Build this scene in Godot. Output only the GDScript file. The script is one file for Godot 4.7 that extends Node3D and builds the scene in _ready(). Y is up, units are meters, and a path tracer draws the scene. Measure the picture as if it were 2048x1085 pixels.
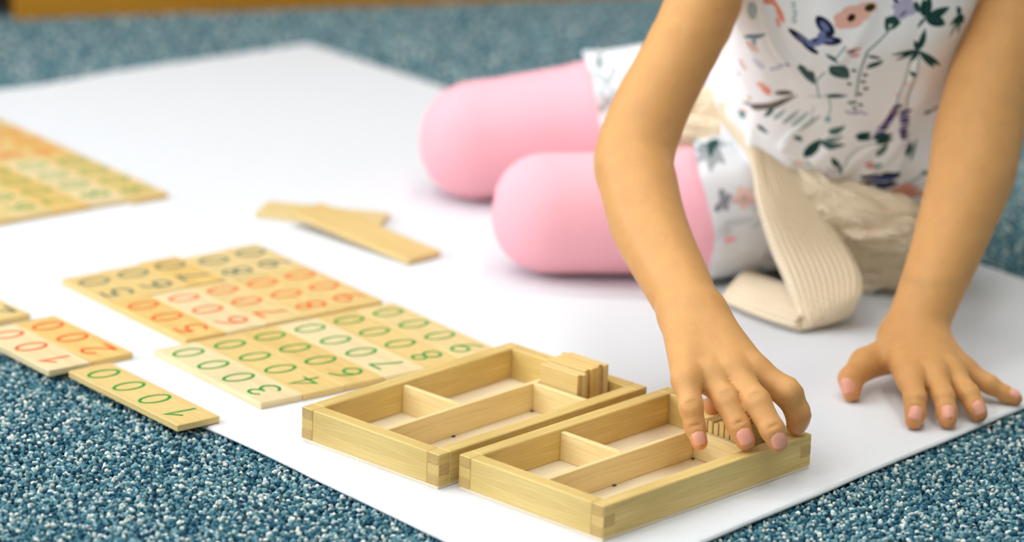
extends Node3D
# A child kneels on a white work mat laid on a blue carpet and picks small wooden number cards out of a tray.

const CELL_U := 0.034      # length of one digit cell of a number card
const CARD_W := 0.0352     # width of a number card
const CARD_T := 0.0048     # thickness of a number card

var M := {}
var glyph_cache := {}
var used_names := {}

# ---------------------------------------------------------------- signed distance field, meshed by surface nets
class Field:
	var o: Vector3
	var h: float
	var nx: int
	var ny: int
	var nz: int
	var d: PackedFloat32Array

	func _init(lo: Vector3, hi: Vector3, cell: float) -> void:
		o = lo
		h = cell
		nx = int((hi.x - lo.x) / cell) + 2
		ny = int((hi.y - lo.y) / cell) + 2
		nz = int((hi.z - lo.z) / cell) + 2
		d.resize(nx * ny * nz)
		d.fill(1.0)

	func span(a: Vector3, b: Vector3, m: float) -> Array[int]:
		var lo := (a.min(b) - Vector3.ONE * m - o) / h
		var hi := (a.max(b) + Vector3.ONE * m - o) / h
		return [clampi(floori(lo.x), 0, nx), clampi(ceili(hi.x) + 1, 0, nx), clampi(floori(lo.y), 0, ny), clampi(ceili(hi.y) + 1, 0, ny), clampi(floori(lo.z), 0, nz), clampi(ceili(hi.z) + 1, 0, nz)]

	# tapered capsule, joined (way 1) or cut away (way -1) with rounding k
	func bone(a: Vector3, b: Vector3, ra: float, rb: float, k: float, way := 1) -> void:
		var s := span(a, b, maxf(ra, rb) + k + 3.0 * h)
		var bx := b.x - a.x
		var by := b.y - a.y
		var bz := b.z - a.z
		var bb := maxf(bx * bx + by * by + bz * bz, 1e-12)
		for z in range(s[4], s[5]):
			var pz := o.z + z * h - a.z
			for y in range(s[2], s[3]):
				var py := o.y + y * h - a.y
				var i := (z * ny + y) * nx + s[0]
				for x in range(s[0], s[1]):
					var px := o.x + x * h - a.x
					var t := clampf((px * bx + py * by + pz * bz) / bb, 0.0, 1.0)
					var ex := px - bx * t
					var ey := py - by * t
					var ez := pz - bz * t
					var e := sqrt(ex * ex + ey * ey + ez * ez) - ra - (rb - ra) * t
					var f := d[i]
					if way > 0:
						var g := maxf(k - absf(f - e), 0.0)
						d[i] = minf(f, e) - g * g / (4.0 * k)
					else:
						var g2 := maxf(k - absf(f + e), 0.0)
						d[i] = maxf(f, -e) + g2 * g2 / (4.0 * k)
					i += 1

	# ellipsoid with axes given by a basis
	func ball(c: Vector3, axes: Basis, r: Vector3, k: float) -> void:
		var m := maxf(r.x, maxf(r.y, r.z))
		var s := span(c, c, m + k + 3.0 * h)
		var inv := axes.transposed()
		for z in range(s[4], s[5]):
			for y in range(s[2], s[3]):
				var i := (z * ny + y) * nx + s[0]
				for x in range(s[0], s[1]):
					var q := inv * (Vector3(o.x + x * h, o.y + y * h, o.z + z * h) - c)
					var l0 := (q / r).length()
					var l1 := maxf((q / (r * r)).length(), 1e-6)
					var e := l0 * (l0 - 1.0) / l1
					var f := d[i]
					var g := maxf(k - absf(f - e), 0.0)
					d[i] = minf(f, e) - g * g / (4.0 * k)
					i += 1

	# chains that blend with the field as it stands, but not with one another (fingers)
	func fingers(chains: Array, k: float, inner: float) -> void:
		var base := d.duplicate()
		for chain in chains:
			var lo := Vector3.INF
			var hi := -Vector3.INF
			var m := 0.0
			for j in chain:
				lo = lo.min(j[0])
				hi = hi.max(j[0])
				m = maxf(m, j[1])
			var s := span(lo, hi, m + k + 3.0 * h)
			var sub := Field.new(o + Vector3(s[0], s[2], s[4]) * h, o + Vector3(s[1] - 1, s[3] - 1, s[5] - 1) * h, h)
			for j in chain.size() - 1:
				sub.bone(chain[j][0], chain[j + 1][0], chain[j][1], chain[j + 1][1], inner)
			for z in range(s[4], s[5]):
				for y in range(s[2], s[3]):
					for x in range(s[0], s[1]):
						var i := (z * ny + y) * nx + x
						var e := sub.d[((z - s[4]) * sub.ny + y - s[2]) * sub.nx + x - s[0]]
						var f := base[i]
						var g := maxf(k - absf(f - e), 0.0)
						d[i] = minf(d[i], minf(f, e) - g * g / (4.0 * k))

	# appends [vertices, normals, indices]; cells inside one of the boxes in skip are left to another grid
	func net(out: Array, skip: Array[AABB] = []) -> void:
		var id := PackedInt32Array()
		id.resize(d.size())
		id.fill(-1)
		var verts: PackedVector3Array = out[0]
		var norms: PackedVector3Array = out[1]
		var idx: PackedInt32Array = out[2]
		var lim := 2.6 * h
		var off := PackedInt32Array([0, 1, nx, nx + 1, nx * ny, nx * ny + 1, nx * ny + nx, nx * ny + nx + 1])
		var ea := PackedInt32Array([0, 2, 4, 6, 0, 1, 4, 5, 0, 1, 2, 3])
		var eb := PackedInt32Array([1, 3, 5, 7, 2, 3, 6, 7, 4, 5, 6, 7])
		var v := PackedFloat32Array()
		v.resize(8)
		for z in nz - 1:
			for y in ny - 1:
				var i := (z * ny + y) * nx - 1
				for x in nx - 1:
					i += 1
					if absf(d[i]) > lim:
						continue
					var inside := 0
					for c in 8:
						v[c] = d[i + off[c]]
						if v[c] < 0.0:
							inside += 1
					if inside == 0 or inside == 8:
						continue
					var sum := Vector3.ZERO
					var n := 0
					for e in 12:
						var p := v[ea[e]]
						var q := v[eb[e]]
						if (p < 0.0) != (q < 0.0):
							var t := p / (p - q)
							var a := ea[e]
							var pt := Vector3(a & 1, (a >> 1) & 1, a >> 2)
							if e < 4:
								pt.x += t
							elif e < 8:
								pt.y += t
							else:
								pt.z += t
							sum += pt
							n += 1
					var w := sum / n
					var at := o + (Vector3(x, y, z) + w) * h
					var out_of := false
					for b in skip:
						if b.has_point(at):
							out_of = true
							break
					if out_of:
						continue
					var gx := lerpf(lerpf(v[1] - v[0], v[3] - v[2], w.y), lerpf(v[5] - v[4], v[7] - v[6], w.y), w.z)
					var gy := lerpf(lerpf(v[2] - v[0], v[3] - v[1], w.x), lerpf(v[6] - v[4], v[7] - v[5], w.x), w.z)
					var gz := lerpf(lerpf(v[4] - v[0], v[5] - v[1], w.x), lerpf(v[6] - v[2], v[7] - v[3], w.x), w.y)
					id[i] = verts.size()
					verts.append(at)
					norms.append(Vector3(gx, gy, gz).normalized())
		var step := [1, nx, nx * ny]
		for z in range(1, nz - 1):
			for y in range(1, ny - 1):
				for x in range(1, nx - 1):
					var i := (z * ny + y) * nx + x
					if absf(d[i]) > lim:
						continue
					var neg := d[i] < 0.0
					for ax in 3:
						if neg == (d[i + step[ax]] < 0.0):
							continue
						var s1: int = step[(ax + 1) % 3]
						var s2: int = step[(ax + 2) % 3]
						var a := id[i]
						var b := id[i - s1]
						var c := id[i - s1 - s2]
						var e := id[i - s2]
						if a < 0 or b < 0 or c < 0 or e < 0:
							continue
						if neg:
							idx.append_array(PackedInt32Array([a, c, b, a, e, c]))
						else:
							idx.append_array(PackedInt32Array([a, b, c, a, c, e]))
		out[0] = verts
		out[1] = norms
		out[2] = idx


# ---------------------------------------------------------------- helpers
func numbered(called: String) -> String:
	var n: int = used_names.get(called, 0)
	used_names[called] = n + 1
	return called if n == 0 else "%s_%03d" % [called, n]


func thing(called: String, label: String, category: String, at := Vector3.ZERO, group := "", kind := "") -> Node3D:
	var o := Node3D.new()
	o.name = numbered(called)
	add_child(o, true)
	o.position = at
	tag(o, label, category, group, kind)
	return o


func tag(o: Node, label: String, category: String, group := "", kind := "") -> void:
	o.set_meta("label", label)
	o.set_meta("category", category)
	if group:
		o.set_meta("group", group)
	if kind:
		o.set_meta("kind", kind)


func part(called: String, mesh: Mesh, m: Material, parent: Node, at := Transform3D.IDENTITY) -> MeshInstance3D:
	var o := MeshInstance3D.new()
	o.name = called
	o.mesh = mesh
	o.material_override = m
	o.transform = at
	parent.add_child(o, true)
	return o


func struct(called: String, mesh: Mesh, m: Material, label: String, category: String, at := Transform3D.IDENTITY) -> MeshInstance3D:
	var o := part(called, mesh, m, self, at)
	tag(o, label, category, "", "structure")
	return o


func at(x: float, y: float, z: float) -> Transform3D:
	return Transform3D(Basis.IDENTITY, Vector3(x, y, z))


func array_mesh(verts: PackedVector3Array, norms: PackedVector3Array, idx: PackedInt32Array, uvs := PackedVector2Array(), colors := PackedColorArray()) -> ArrayMesh:
	var a := []
	a.resize(Mesh.ARRAY_MAX)
	a[Mesh.ARRAY_VERTEX] = verts
	a[Mesh.ARRAY_NORMAL] = norms
	a[Mesh.ARRAY_INDEX] = idx
	if uvs.size():
		a[Mesh.ARRAY_TEX_UV] = uvs
	if colors.size():
		a[Mesh.ARRAY_COLOR] = colors
	var m := ArrayMesh.new()
	m.add_surface_from_arrays(Mesh.PRIMITIVE_TRIANGLES, a)
	return m


func quad(st: SurfaceTool, a: Vector3, b: Vector3, c: Vector3, d: Vector3, out: Vector3) -> void:
	# a flat four-cornered face whose front looks along out
	var n := (b - a).cross(c - a).normalized()
	if n.length() < 0.5:
		n = (c - a).cross(d - a).normalized()
	var pts := [a, b, c, d]
	if n.dot(out) > 0.0:
		pts = [a, d, c, b]
	else:
		n = -n
	st.set_normal(n)
	for i in [0, 1, 2, 0, 2, 3]:
		st.add_vertex(pts[i])


# a box with chamfered edges, centred on c
func box_into(st: SurfaceTool, c: Vector3, size: Vector3, b: float) -> void:
	var s := size / 2.0
	for ax in 3:
		var e := [Vector3.RIGHT, Vector3.UP, Vector3.BACK]
		var n: Vector3 = e[ax]
		var u: Vector3 = e[(ax + 1) % 3]
		var w: Vector3 = e[(ax + 2) % 3]
		var hn := s[ax]
		var hu := s[(ax + 1) % 3]
		var hw := s[(ax + 2) % 3]
		for k in [-1.0, 1.0]:
			var f: Vector3 = c + n * hn * k
			quad(st, f + u * (hu - b) + w * (hw - b), f - u * (hu - b) + w * (hw - b), f - u * (hu - b) - w * (hw - b), f + u * (hu - b) - w * (hw - b), n * k)
			for j in [-1.0, 1.0]:
				# chamfer between faces n*k and u*j, along w
				var p: Vector3 = c + n * hn * k + u * (hu - b) * j
				var q: Vector3 = c + n * (hn - b) * k + u * hu * j
				quad(st, p + w * (hw - b), p - w * (hw - b), q - w * (hw - b), q + w * (hw - b), n * k + u * j)
	for i in 8:
		var g := Vector3(1 if i & 1 else -1, 1 if i & 2 else -1, 1 if i & 4 else -1)
		var p := c + Vector3(g.x * s.x, g.y * (s.y - b), g.z * (s.z - b))
		var q := c + Vector3(g.x * (s.x - b), g.y * s.y, g.z * (s.z - b))
		var r := c + Vector3(g.x * (s.x - b), g.y * (s.y - b), g.z * s.z)
		var n := (q - p).cross(r - p)
		st.set_normal(g.normalized())
		for v in ([p, r, q] if n.dot(g) > 0.0 else [p, q, r]):
			st.add_vertex(v)


func box_mesh(size: Vector3, b := 0.0006, c := Vector3.ZERO) -> ArrayMesh:
	var st := SurfaceTool.new()
	st.begin(Mesh.PRIMITIVE_TRIANGLES)
	box_into(st, c, size, b)
	return st.commit()


# rings of equally many points joined into a skin with smooth normals; uv = (column, row) scaled
func skin(rings: Array, wrap: bool, uv_of: Callable, caps := false) -> ArrayMesh:
	var n: int = rings[0].size()
	var cols := n + 1 if wrap else n
	var verts := PackedVector3Array()
	var uvs := PackedVector2Array()
	var idx := PackedInt32Array()
	var norms := PackedVector3Array()
	for r in rings.size():
		for c in cols:
			var p: Vector3 = rings[r][c % n]
			verts.append(p)
			uvs.append(uv_of.call(c, r, p))
			var cn: Vector3 = rings[r][(c + 1) % n] if wrap or c < n - 1 else p
			var cp: Vector3 = rings[r][(c - 1 + n) % n] if wrap or c > 0 else p
			var rn: Vector3 = rings[mini(r + 1, rings.size() - 1)][c % n]
			var rp: Vector3 = rings[maxi(r - 1, 0)][c % n]
			norms.append((cn - cp).cross(rn - rp).normalized())
	for r in rings.size() - 1:
		for c in cols - 1:
			var i := r * cols + c
			idx.append_array(PackedInt32Array([i, i + cols, i + 1, i + 1, i + cols, i + cols + 1]))
	if caps:
		for e in [0, rings.size() - 1]:
			var mid := Vector3.ZERO
			for p in rings[e]:
				mid += p
			mid /= n
			var k := verts.size()
			verts.append(mid)
			uvs.append(Vector2(0.5, e))
			var out: Vector3 = mid - rings[1 if e == 0 else e - 1][0]
			norms.append((rings[e][0] - mid).cross(rings[e][1] - mid).normalized() * (-1.0 if e == 0 else 1.0))
			for c in cols - 1:
				var i: int = e * cols + c
				idx.append_array(PackedInt32Array([k, i, i + 1] if e == 0 else [k, i + 1, i]))
	return array_mesh(verts, norms, idx, uvs)


func merge(meshes: Array) -> ArrayMesh:
	var st := SurfaceTool.new()
	for m in meshes:
		st.append_from(m, 0, Transform3D.IDENTITY)
	return st.commit()


# ---------------------------------------------------------------- textures and materials
func noise(seed_: int, freq: float, octaves := 3) -> FastNoiseLite:
	var n := FastNoiseLite.new()
	n.seed = seed_
	n.frequency = freq
	n.fractal_octaves = octaves
	n.noise_type = FastNoiseLite.TYPE_SIMPLEX_SMOOTH
	return n


func wood_texture(seed_: int, amount: float) -> ImageTexture:
	var fine := noise(seed_, 0.02, 4)
	var broad := noise(seed_ + 9, 0.008, 2)
	var im := Image.create(512, 512, false, Image.FORMAT_RGB8)
	for y in 512:
		for x in 512:
			# grain runs along x; the pattern is mirrored so that it repeats without a seam
			var mx := absf(x - 256.0)
			var my := absf(y - 256.0)
			var wave := broad.get_noise_2d(mx * 0.35, my * 2.0)
			var g := fine.get_noise_2d(mx * 0.22, my * 9.0 + wave * 60.0)
			var pore := maxf(0.0, fine.get_noise_2d(mx * 0.9 + 700.0, my * 22.0) - 0.38)
			var v := clampf(1.0 + amount * (g * 0.75 + wave * 0.7) - amount * pore * 1.6 - amount * 0.3, 0.0, 1.0)
			im.set_pixel(x, y, Color(v, lerpf(1.0, v, 1.25), lerpf(1.0, v, 1.9)))
	return ImageTexture.create_from_image(im)


func plain_material(c: Color, rough: float, spec := 0.5) -> StandardMaterial3D:
	var m := StandardMaterial3D.new()
	m.albedo_color = c
	m.roughness = rough
	m.metallic_specular = spec
	return m


func wood_material(c: Color, tex: Texture2D, scale: float, rough := 0.5, shift := Vector3.ZERO) -> StandardMaterial3D:
	var m := plain_material(c, rough, 0.45)
	m.albedo_texture = tex
	m.uv1_triplanar = true
	m.uv1_scale = Vector3.ONE * scale
	m.uv1_offset = shift
	return m


func relief(m: StandardMaterial3D, im: Image, strength: float) -> void:
	var b := im.duplicate()
	b.bump_map_to_normal_map(strength)
	m.normal_enabled = true
	m.normal_texture = ImageTexture.create_from_image(b)


func paint_ellipse(im: Image, c: Vector2, r: Vector2, turn: float, col: Color, rough := 0.0, n: FastNoiseLite = null) -> void:
	var m := maxf(r.x, r.y) + 2.0
	var cs := cos(turn)
	var sn := sin(turn)
	for y in range(int(c.y - m), int(c.y + m) + 1):
		for x in range(int(c.x - m), int(c.x + m) + 1):
			var dx := x - c.x
			var dy := y - c.y
			var q := Vector2((dx * cs + dy * sn) / r.x, (-dx * sn + dy * cs) / r.y)
			var e := q.length()
			if n:
				e += rough * n.get_noise_2d(x * 3.0, y * 3.0)
			if e < 1.0:
				var px := posmod(x, im.get_width())
				var py := posmod(y, im.get_height())
				var a := clampf((1.0 - e) * minf(r.x, r.y) * 0.7, 0.0, 1.0) * col.a
				im.set_pixel(px, py, im.get_pixel(px, py).lerp(Color(col.r, col.g, col.b), a))


func paint_leaf(im: Image, a: Vector2, b: Vector2, half: float, col: Color) -> void:
	# a pointed leaf from a to b
	var len := a.distance_to(b)
	var t := (b - a) / len
	var nrm := Vector2(-t.y, t.x)
	var m := half + 2.0
	var lo := a.min(b) - Vector2.ONE * m
	var hi := a.max(b) + Vector2.ONE * m
	for y in range(int(lo.y), int(hi.y) + 1):
		for x in range(int(lo.x), int(hi.x) + 1):
			var q := Vector2(x, y) - a
			var s := q.dot(t) / len
			if s <= 0.0 or s >= 1.0:
				continue
			var w := half * pow(sin(PI * pow(s, 0.8)), 0.8)
			var e := w - absf(q.dot(nrm))
			if e > 0.0:
				var px := posmod(x, im.get_width())
				var py := posmod(y, im.get_height())
				var k := clampf(e * 0.8, 0.0, 1.0) * col.a
				var vein := 0.25 if absf(q.dot(nrm)) < 0.9 else 0.0
				im.set_pixel(px, py, im.get_pixel(px, py).lerp(Color(col.r, col.g, col.b).lerp(Color(0.75, 0.82, 0.78), vein), k))


func paint_line(im: Image, pts: Array, w: float, col: Color) -> void:
	for i in pts.size() - 1:
		var a: Vector2 = pts[i]
		var b: Vector2 = pts[i + 1]
		var n := int(a.distance_to(b) / maxf(w * 0.5, 1.0)) + 1
		for k in n + 1:
			paint_ellipse(im, a.lerp(b, float(k) / n), Vector2.ONE * w, 0.0, col)


const GREEN := Color(0.12, 0.27, 0.25)
const GREEN_PALE := Color(0.42, 0.56, 0.53)
const VIOLET := Color(0.24, 0.18, 0.36)
const NAVY := Color(0.13, 0.15, 0.25)
const BLUE_GREY := Color(0.45, 0.49, 0.66)
const CORAL := Color(0.95, 0.60, 0.50)
const BLUSH := Color(0.93, 0.79, 0.76)


func sprig(im: Image, c: Vector2, turn: float, s: float) -> void:
	# three pointed leaves on a stalk
	var d := Vector2.from_angle(turn)
	paint_line(im, [c - d * 34 * s, c], 1.6 * s, GREEN_PALE)
	for a in [-1.15, -0.35, 0.45, 1.2]:
		paint_leaf(im, c, c + Vector2.from_angle(turn + a) * (44 if absf(a) < 0.6 else 38) * s, 8.5 * s, GREEN)


func lavender(im: Image, top: Vector2, foot: Vector2, s: float) -> void:
	# a stalk hanging down from top with a flower spike at its foot
	paint_line(im, [top, foot], 1.7 * s, GREEN_PALE)
	var d := (foot - top).normalized()
	var n := Vector2(-d.y, d.x)
	for k in 9:
		for j in [-1.0, 0.0, 1.0]:
			paint_ellipse(im, foot + d * (k * 7.0 - 4.0) * s + n * j * 5.5 * s * (1.0 - 0.06 * k), Vector2(4.2, 3.2) * s, 0.6 * j, VIOLET if (k + int(j)) % 3 else BLUE_GREY)
	for k in 4:
		paint_leaf(im, top, top + Vector2.from_angle(d.angle() + PI * 0.5 + (k - 1.5) * 0.75 + PI / 2.0 * 0.0) * 46 * s, 6.0 * s, GREEN)


func butterfly(im: Image, c: Vector2, turn: float, s: float) -> void:
	for k in [-1.0, 1.0]:
		var f := Vector2.from_angle(turn + k * 1.0)
		var b := Vector2.from_angle(turn + k * 2.1)
		paint_ellipse(im, c + f * 17 * s, Vector2(17, 10) * s, f.angle(), NAVY)
		paint_ellipse(im, c + f * 15 * s, Vector2(9, 4.5) * s, f.angle(), BLUE_GREY)
		paint_ellipse(im, c + b * 13 * s, Vector2(12, 8) * s, b.angle(), NAVY)
		paint_ellipse(im, c + b * 12 * s, Vector2(6, 3.5) * s, b.angle(), BLUE_GREY)
	paint_line(im, [c - Vector2.from_angle(turn) * 12 * s, c + Vector2.from_angle(turn) * 14 * s], 2.0 * s, NAVY)


func flower(im: Image, c: Vector2, s: float, col: Color) -> void:
	for k in 5:
		paint_ellipse(im, c + Vector2.from_angle(k * TAU / 5.0 + 0.4) * 11 * s, Vector2(12, 9) * s, k * TAU / 5.0 + 0.4, Color(col.r, col.g, col.b, 0.8))
	paint_ellipse(im, c, Vector2(5, 4) * s, 0.0, col.darkened(0.35))


func vine(im: Image, pts: Array, s: float) -> void:
	paint_line(im, pts, 1.6 * s, GREEN_PALE)
	for i in range(1, pts.size()):
		var a: Vector2 = pts[i]
		var d: Vector2 = (a - pts[i - 1]).normalized()
		for k in [-1.0, 1.0]:
			paint_leaf(im, a, a + d.rotated(k * 1.0) * 30 * s, 8.0 * s, GREEN if k > 0 else Color(0.22, 0.38, 0.35))


func petal_fabric(base: Color) -> Image:
	var im := Image.create(512, 512, false, Image.FORMAT_RGB8)
	im.fill(base)
	var r := RandomNumberGenerator.new()
	r.seed = 41
	for k in 11:
		var c := Vector2(r.randf() * 512, r.randf() * 512)
		sprig(im, c, r.randf() * TAU, 1.1)
		butterfly(im, Vector2(r.randf() * 512, r.randf() * 512), r.randf() * TAU, 0.8)
		flower(im, Vector2(r.randf() * 512, r.randf() * 512), 1.1, BLUSH if k % 2 else CORAL.lightened(0.3))
		var a := Vector2(r.randf() * 512, r.randf() * 512)
		var q := Vector2.from_angle(r.randf() * TAU) * 42
		vine(im, [a, a + q, a + q * 2.0 + q.orthogonal() * 0.3], 0.9)
	return im


func make_materials() -> void:
	var grain_a := wood_texture(3, 0.06)
	var grain_b := wood_texture(17, 0.10)
	for k in 5:
		var tint: Color = [Color(0.91, 0.79, 0.53), Color(0.92, 0.78, 0.49), Color(0.93, 0.85, 0.67), Color(0.90, 0.77, 0.50), Color(0.92, 0.82, 0.59)][k]
		M["card_%d" % k] = wood_material(tint, grain_a, 6.0, 0.4, Vector3(0.13, 0.31, 0.23) * k)
	M.card_edge = wood_material(Color(0.80, 0.70, 0.52), grain_b, 14.0, 0.6)
	M.tray = wood_material(Color(0.89, 0.775, 0.495), grain_b, 5.0, 0.42)
	M.tray_pale = wood_material(Color(0.95, 0.85, 0.62), grain_a, 5.0, 0.45, Vector3(0.2, 0.4, 0.1))
	M.tray_floor = wood_material(Color(0.96, 0.90, 0.78), grain_a, 4.0, 0.5, Vector3(0.5, 0.1, 0.7))
	M.end_grain = wood_material(Color(0.77, 0.64, 0.40), grain_b, 30.0, 0.6)
	M.lint = plain_material(Color(0.36, 0.36, 0.37), 1.0, 0.1)
	M.green = plain_material(Color(0.0, 0.60, 0.20), 0.4)
	M.orange = plain_material(Color(0.93, 0.33, 0.04), 0.4)
	M.blue = plain_material(Color(0.10, 0.36, 0.38), 0.4)
	M.furniture = wood_material(Color(0.80, 0.56, 0.14), grain_b, 1.2, 0.45)
	M.furniture_dark = wood_material(Color(0.20, 0.22, 0.17), grain_b, 1.2, 0.5)

	# mat: white cotton, fine ribs both ways
	var rib := Image.create(128, 128, false, Image.FORMAT_RGB8)
	var fuzz := noise(5, 0.09, 3)
	for y in 128:
		for x in 128:
			var v := 0.5 + 0.3 * sin(y * TAU / 16.0) + 0.14 * sin(x * TAU / 8.0 + (PI if (y / 16) % 2 else 0.0)) + 0.25 * fuzz.get_noise_2d(x * 4.0, y * 4.0)
			rib.set_pixel(x, y, Color(v, v, v))
	M.mat = plain_material(Color(0.905, 0.91, 0.92), 0.95, 0.2)
	M.mat.uv1_triplanar = true
	M.mat.uv1_scale = Vector3.ONE * 48.0
	relief(M.mat, rib, 2.5)

	# carpet: the pile itself is geometry; this is its backing, and the carpet where it runs out of sight
	var fleck := noise(8, 0.32, 2)
	var patch := noise(12, 0.02, 3)
	var im := Image.create(512, 512, false, Image.FORMAT_RGB8)
	for y in 512:
		for x in 512:
			var v := fleck.get_noise_2d(absf(x - 256.0), absf(y - 256.0)) * 0.9 + 0.4 + 0.15 * patch.get_noise_2d(absf(x - 256.0), absf(y - 256.0))
			im.set_pixel(x, y, Color(0.14, 0.30, 0.36).lerp(Color(0.60, 0.68, 0.69), clampf(v, 0.0, 1.0)))
	M.carpet = plain_material(Color.WHITE, 1.0, 0.1)
	M.carpet.albedo_texture = ImageTexture.create_from_image(im)
	M.carpet.uv1_triplanar = true
	M.carpet.uv1_world_triplanar = true
	M.carpet.uv1_scale = Vector3.ONE * 1.6
	M.pile = plain_material(Color.WHITE, 0.95, 0.2)
	M.pile.vertex_color_use_as_albedo = true

	# skin: even tone with fine mottling
	var sk := Image.create(256, 256, false, Image.FORMAT_RGB8)
	var big := noise(22, 0.02, 3)
	var tiny := noise(23, 0.2, 2)
	for y in 256:
		for x in 256:
			var mx := absf(x - 128.0)
			var my := absf(y - 128.0)
			var v := 0.95 + 0.035 * big.get_noise_2d(mx, my) + 0.03 * tiny.get_noise_2d(mx, my)
			sk.set_pixel(x, y, Color(minf(v + 0.02, 1.0), v - 0.03 * maxf(big.get_noise_2d(mx + 300.0, my), 0.0), v - 0.02))
	M.skin = plain_material(Color(0.87, 0.655, 0.405), 0.5, 0.4)
	M.skin.albedo_texture = ImageTexture.create_from_image(sk)
	M.skin.uv1_triplanar = true
	M.skin.uv1_scale = Vector3.ONE * 12.0
	M.skin.vertex_color_use_as_albedo = true
	M.skin.subsurf_scatter_enabled = true
	M.skin.subsurf_scatter_strength = 0.12
	M.nail = plain_material(Color(0.92, 0.64, 0.54), 0.25, 0.5)
	M.hair = plain_material(Color(0.16, 0.10, 0.06), 0.5)
	M.eye_white = plain_material(Color(0.92, 0.92, 0.9), 0.2)
	M.iris = plain_material(Color(0.15, 0.08, 0.04), 0.2)

	# pink leggings: fine jersey
	var jersey := Image.create(64, 64, false, Image.FORMAT_RGB8)
	for y in 64:
		for x in 64:
			var v := 0.5 + 0.35 * sin(x * TAU / 8.0) * (0.6 + 0.4 * sin(y * TAU / 8.0))
			jersey.set_pixel(x, y, Color(v, v, v))
	M.pink = plain_material(Color(1.0, 0.725, 0.765), 0.9, 0.25)
	M.pink.uv1_triplanar = true
	M.pink.uv1_scale = Vector3.ONE * 90.0
	M.pink.rim_enabled = true
	M.pink.rim = 0.8
	M.pink.rim_tint = 0.6
	relief(M.pink, jersey, 1.0)

	# knitted cardigan: heathered oatmeal yarn; the stitches are geometry
	var yarn := Image.create(256, 256, false, Image.FORMAT_RGB8)
	for y in 256:
		for x in 256:
			var v := tiny.get_noise_2d(absf(x - 128.0) * 2.0, absf(y - 128.0) * 2.0)
			yarn.set_pixel(x, y, Color(0.91, 0.84, 0.725).lerp(Color(0.97, 0.92, 0.83), clampf(0.5 + v, 0.0, 1.0)))
	M.knit = plain_material(Color(1.0, 0.99, 0.97), 0.95, 0.2)
	M.knit.albedo_texture = ImageTexture.create_from_image(yarn)
	M.knit.uv1_triplanar = true
	M.knit.uv1_scale = Vector3.ONE * 20.0

	M.shorts = plain_material(Color.WHITE, 0.85, 0.25)
	M.shorts.albedo_texture = ImageTexture.create_from_image(petal_fabric(Color(0.93, 0.93, 0.94)))
	M.shorts.uv1_triplanar = true
	M.shorts.uv1_scale = Vector3.ONE * 5.2
	M.blouse = plain_material(Color.WHITE, 0.85, 0.25)
	M.blouse.albedo_texture = ImageTexture.create_from_image(blouse_print())

	M.wall = plain_material(Color(0.93, 0.92, 0.89), 0.9)
	M.ceiling = plain_material(Color(0.95, 0.95, 0.95), 0.9)
	M.frame = plain_material(Color(0.9, 0.9, 0.9), 0.4)
	M.glass = plain_material(Color(1.0, 1.0, 1.0, 0.06), 0.03)
	M.glass.transparency = BaseMaterial3D.TRANSPARENCY_ALPHA
	M.lamp = plain_material(Color(0.9, 0.9, 0.9), 0.6)
	M.lamp.emission_enabled = true
	M.lamp.emission = Color(1.0, 0.98, 0.95)
	M.lamp.emission_energy_multiplier = 1.5


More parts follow.
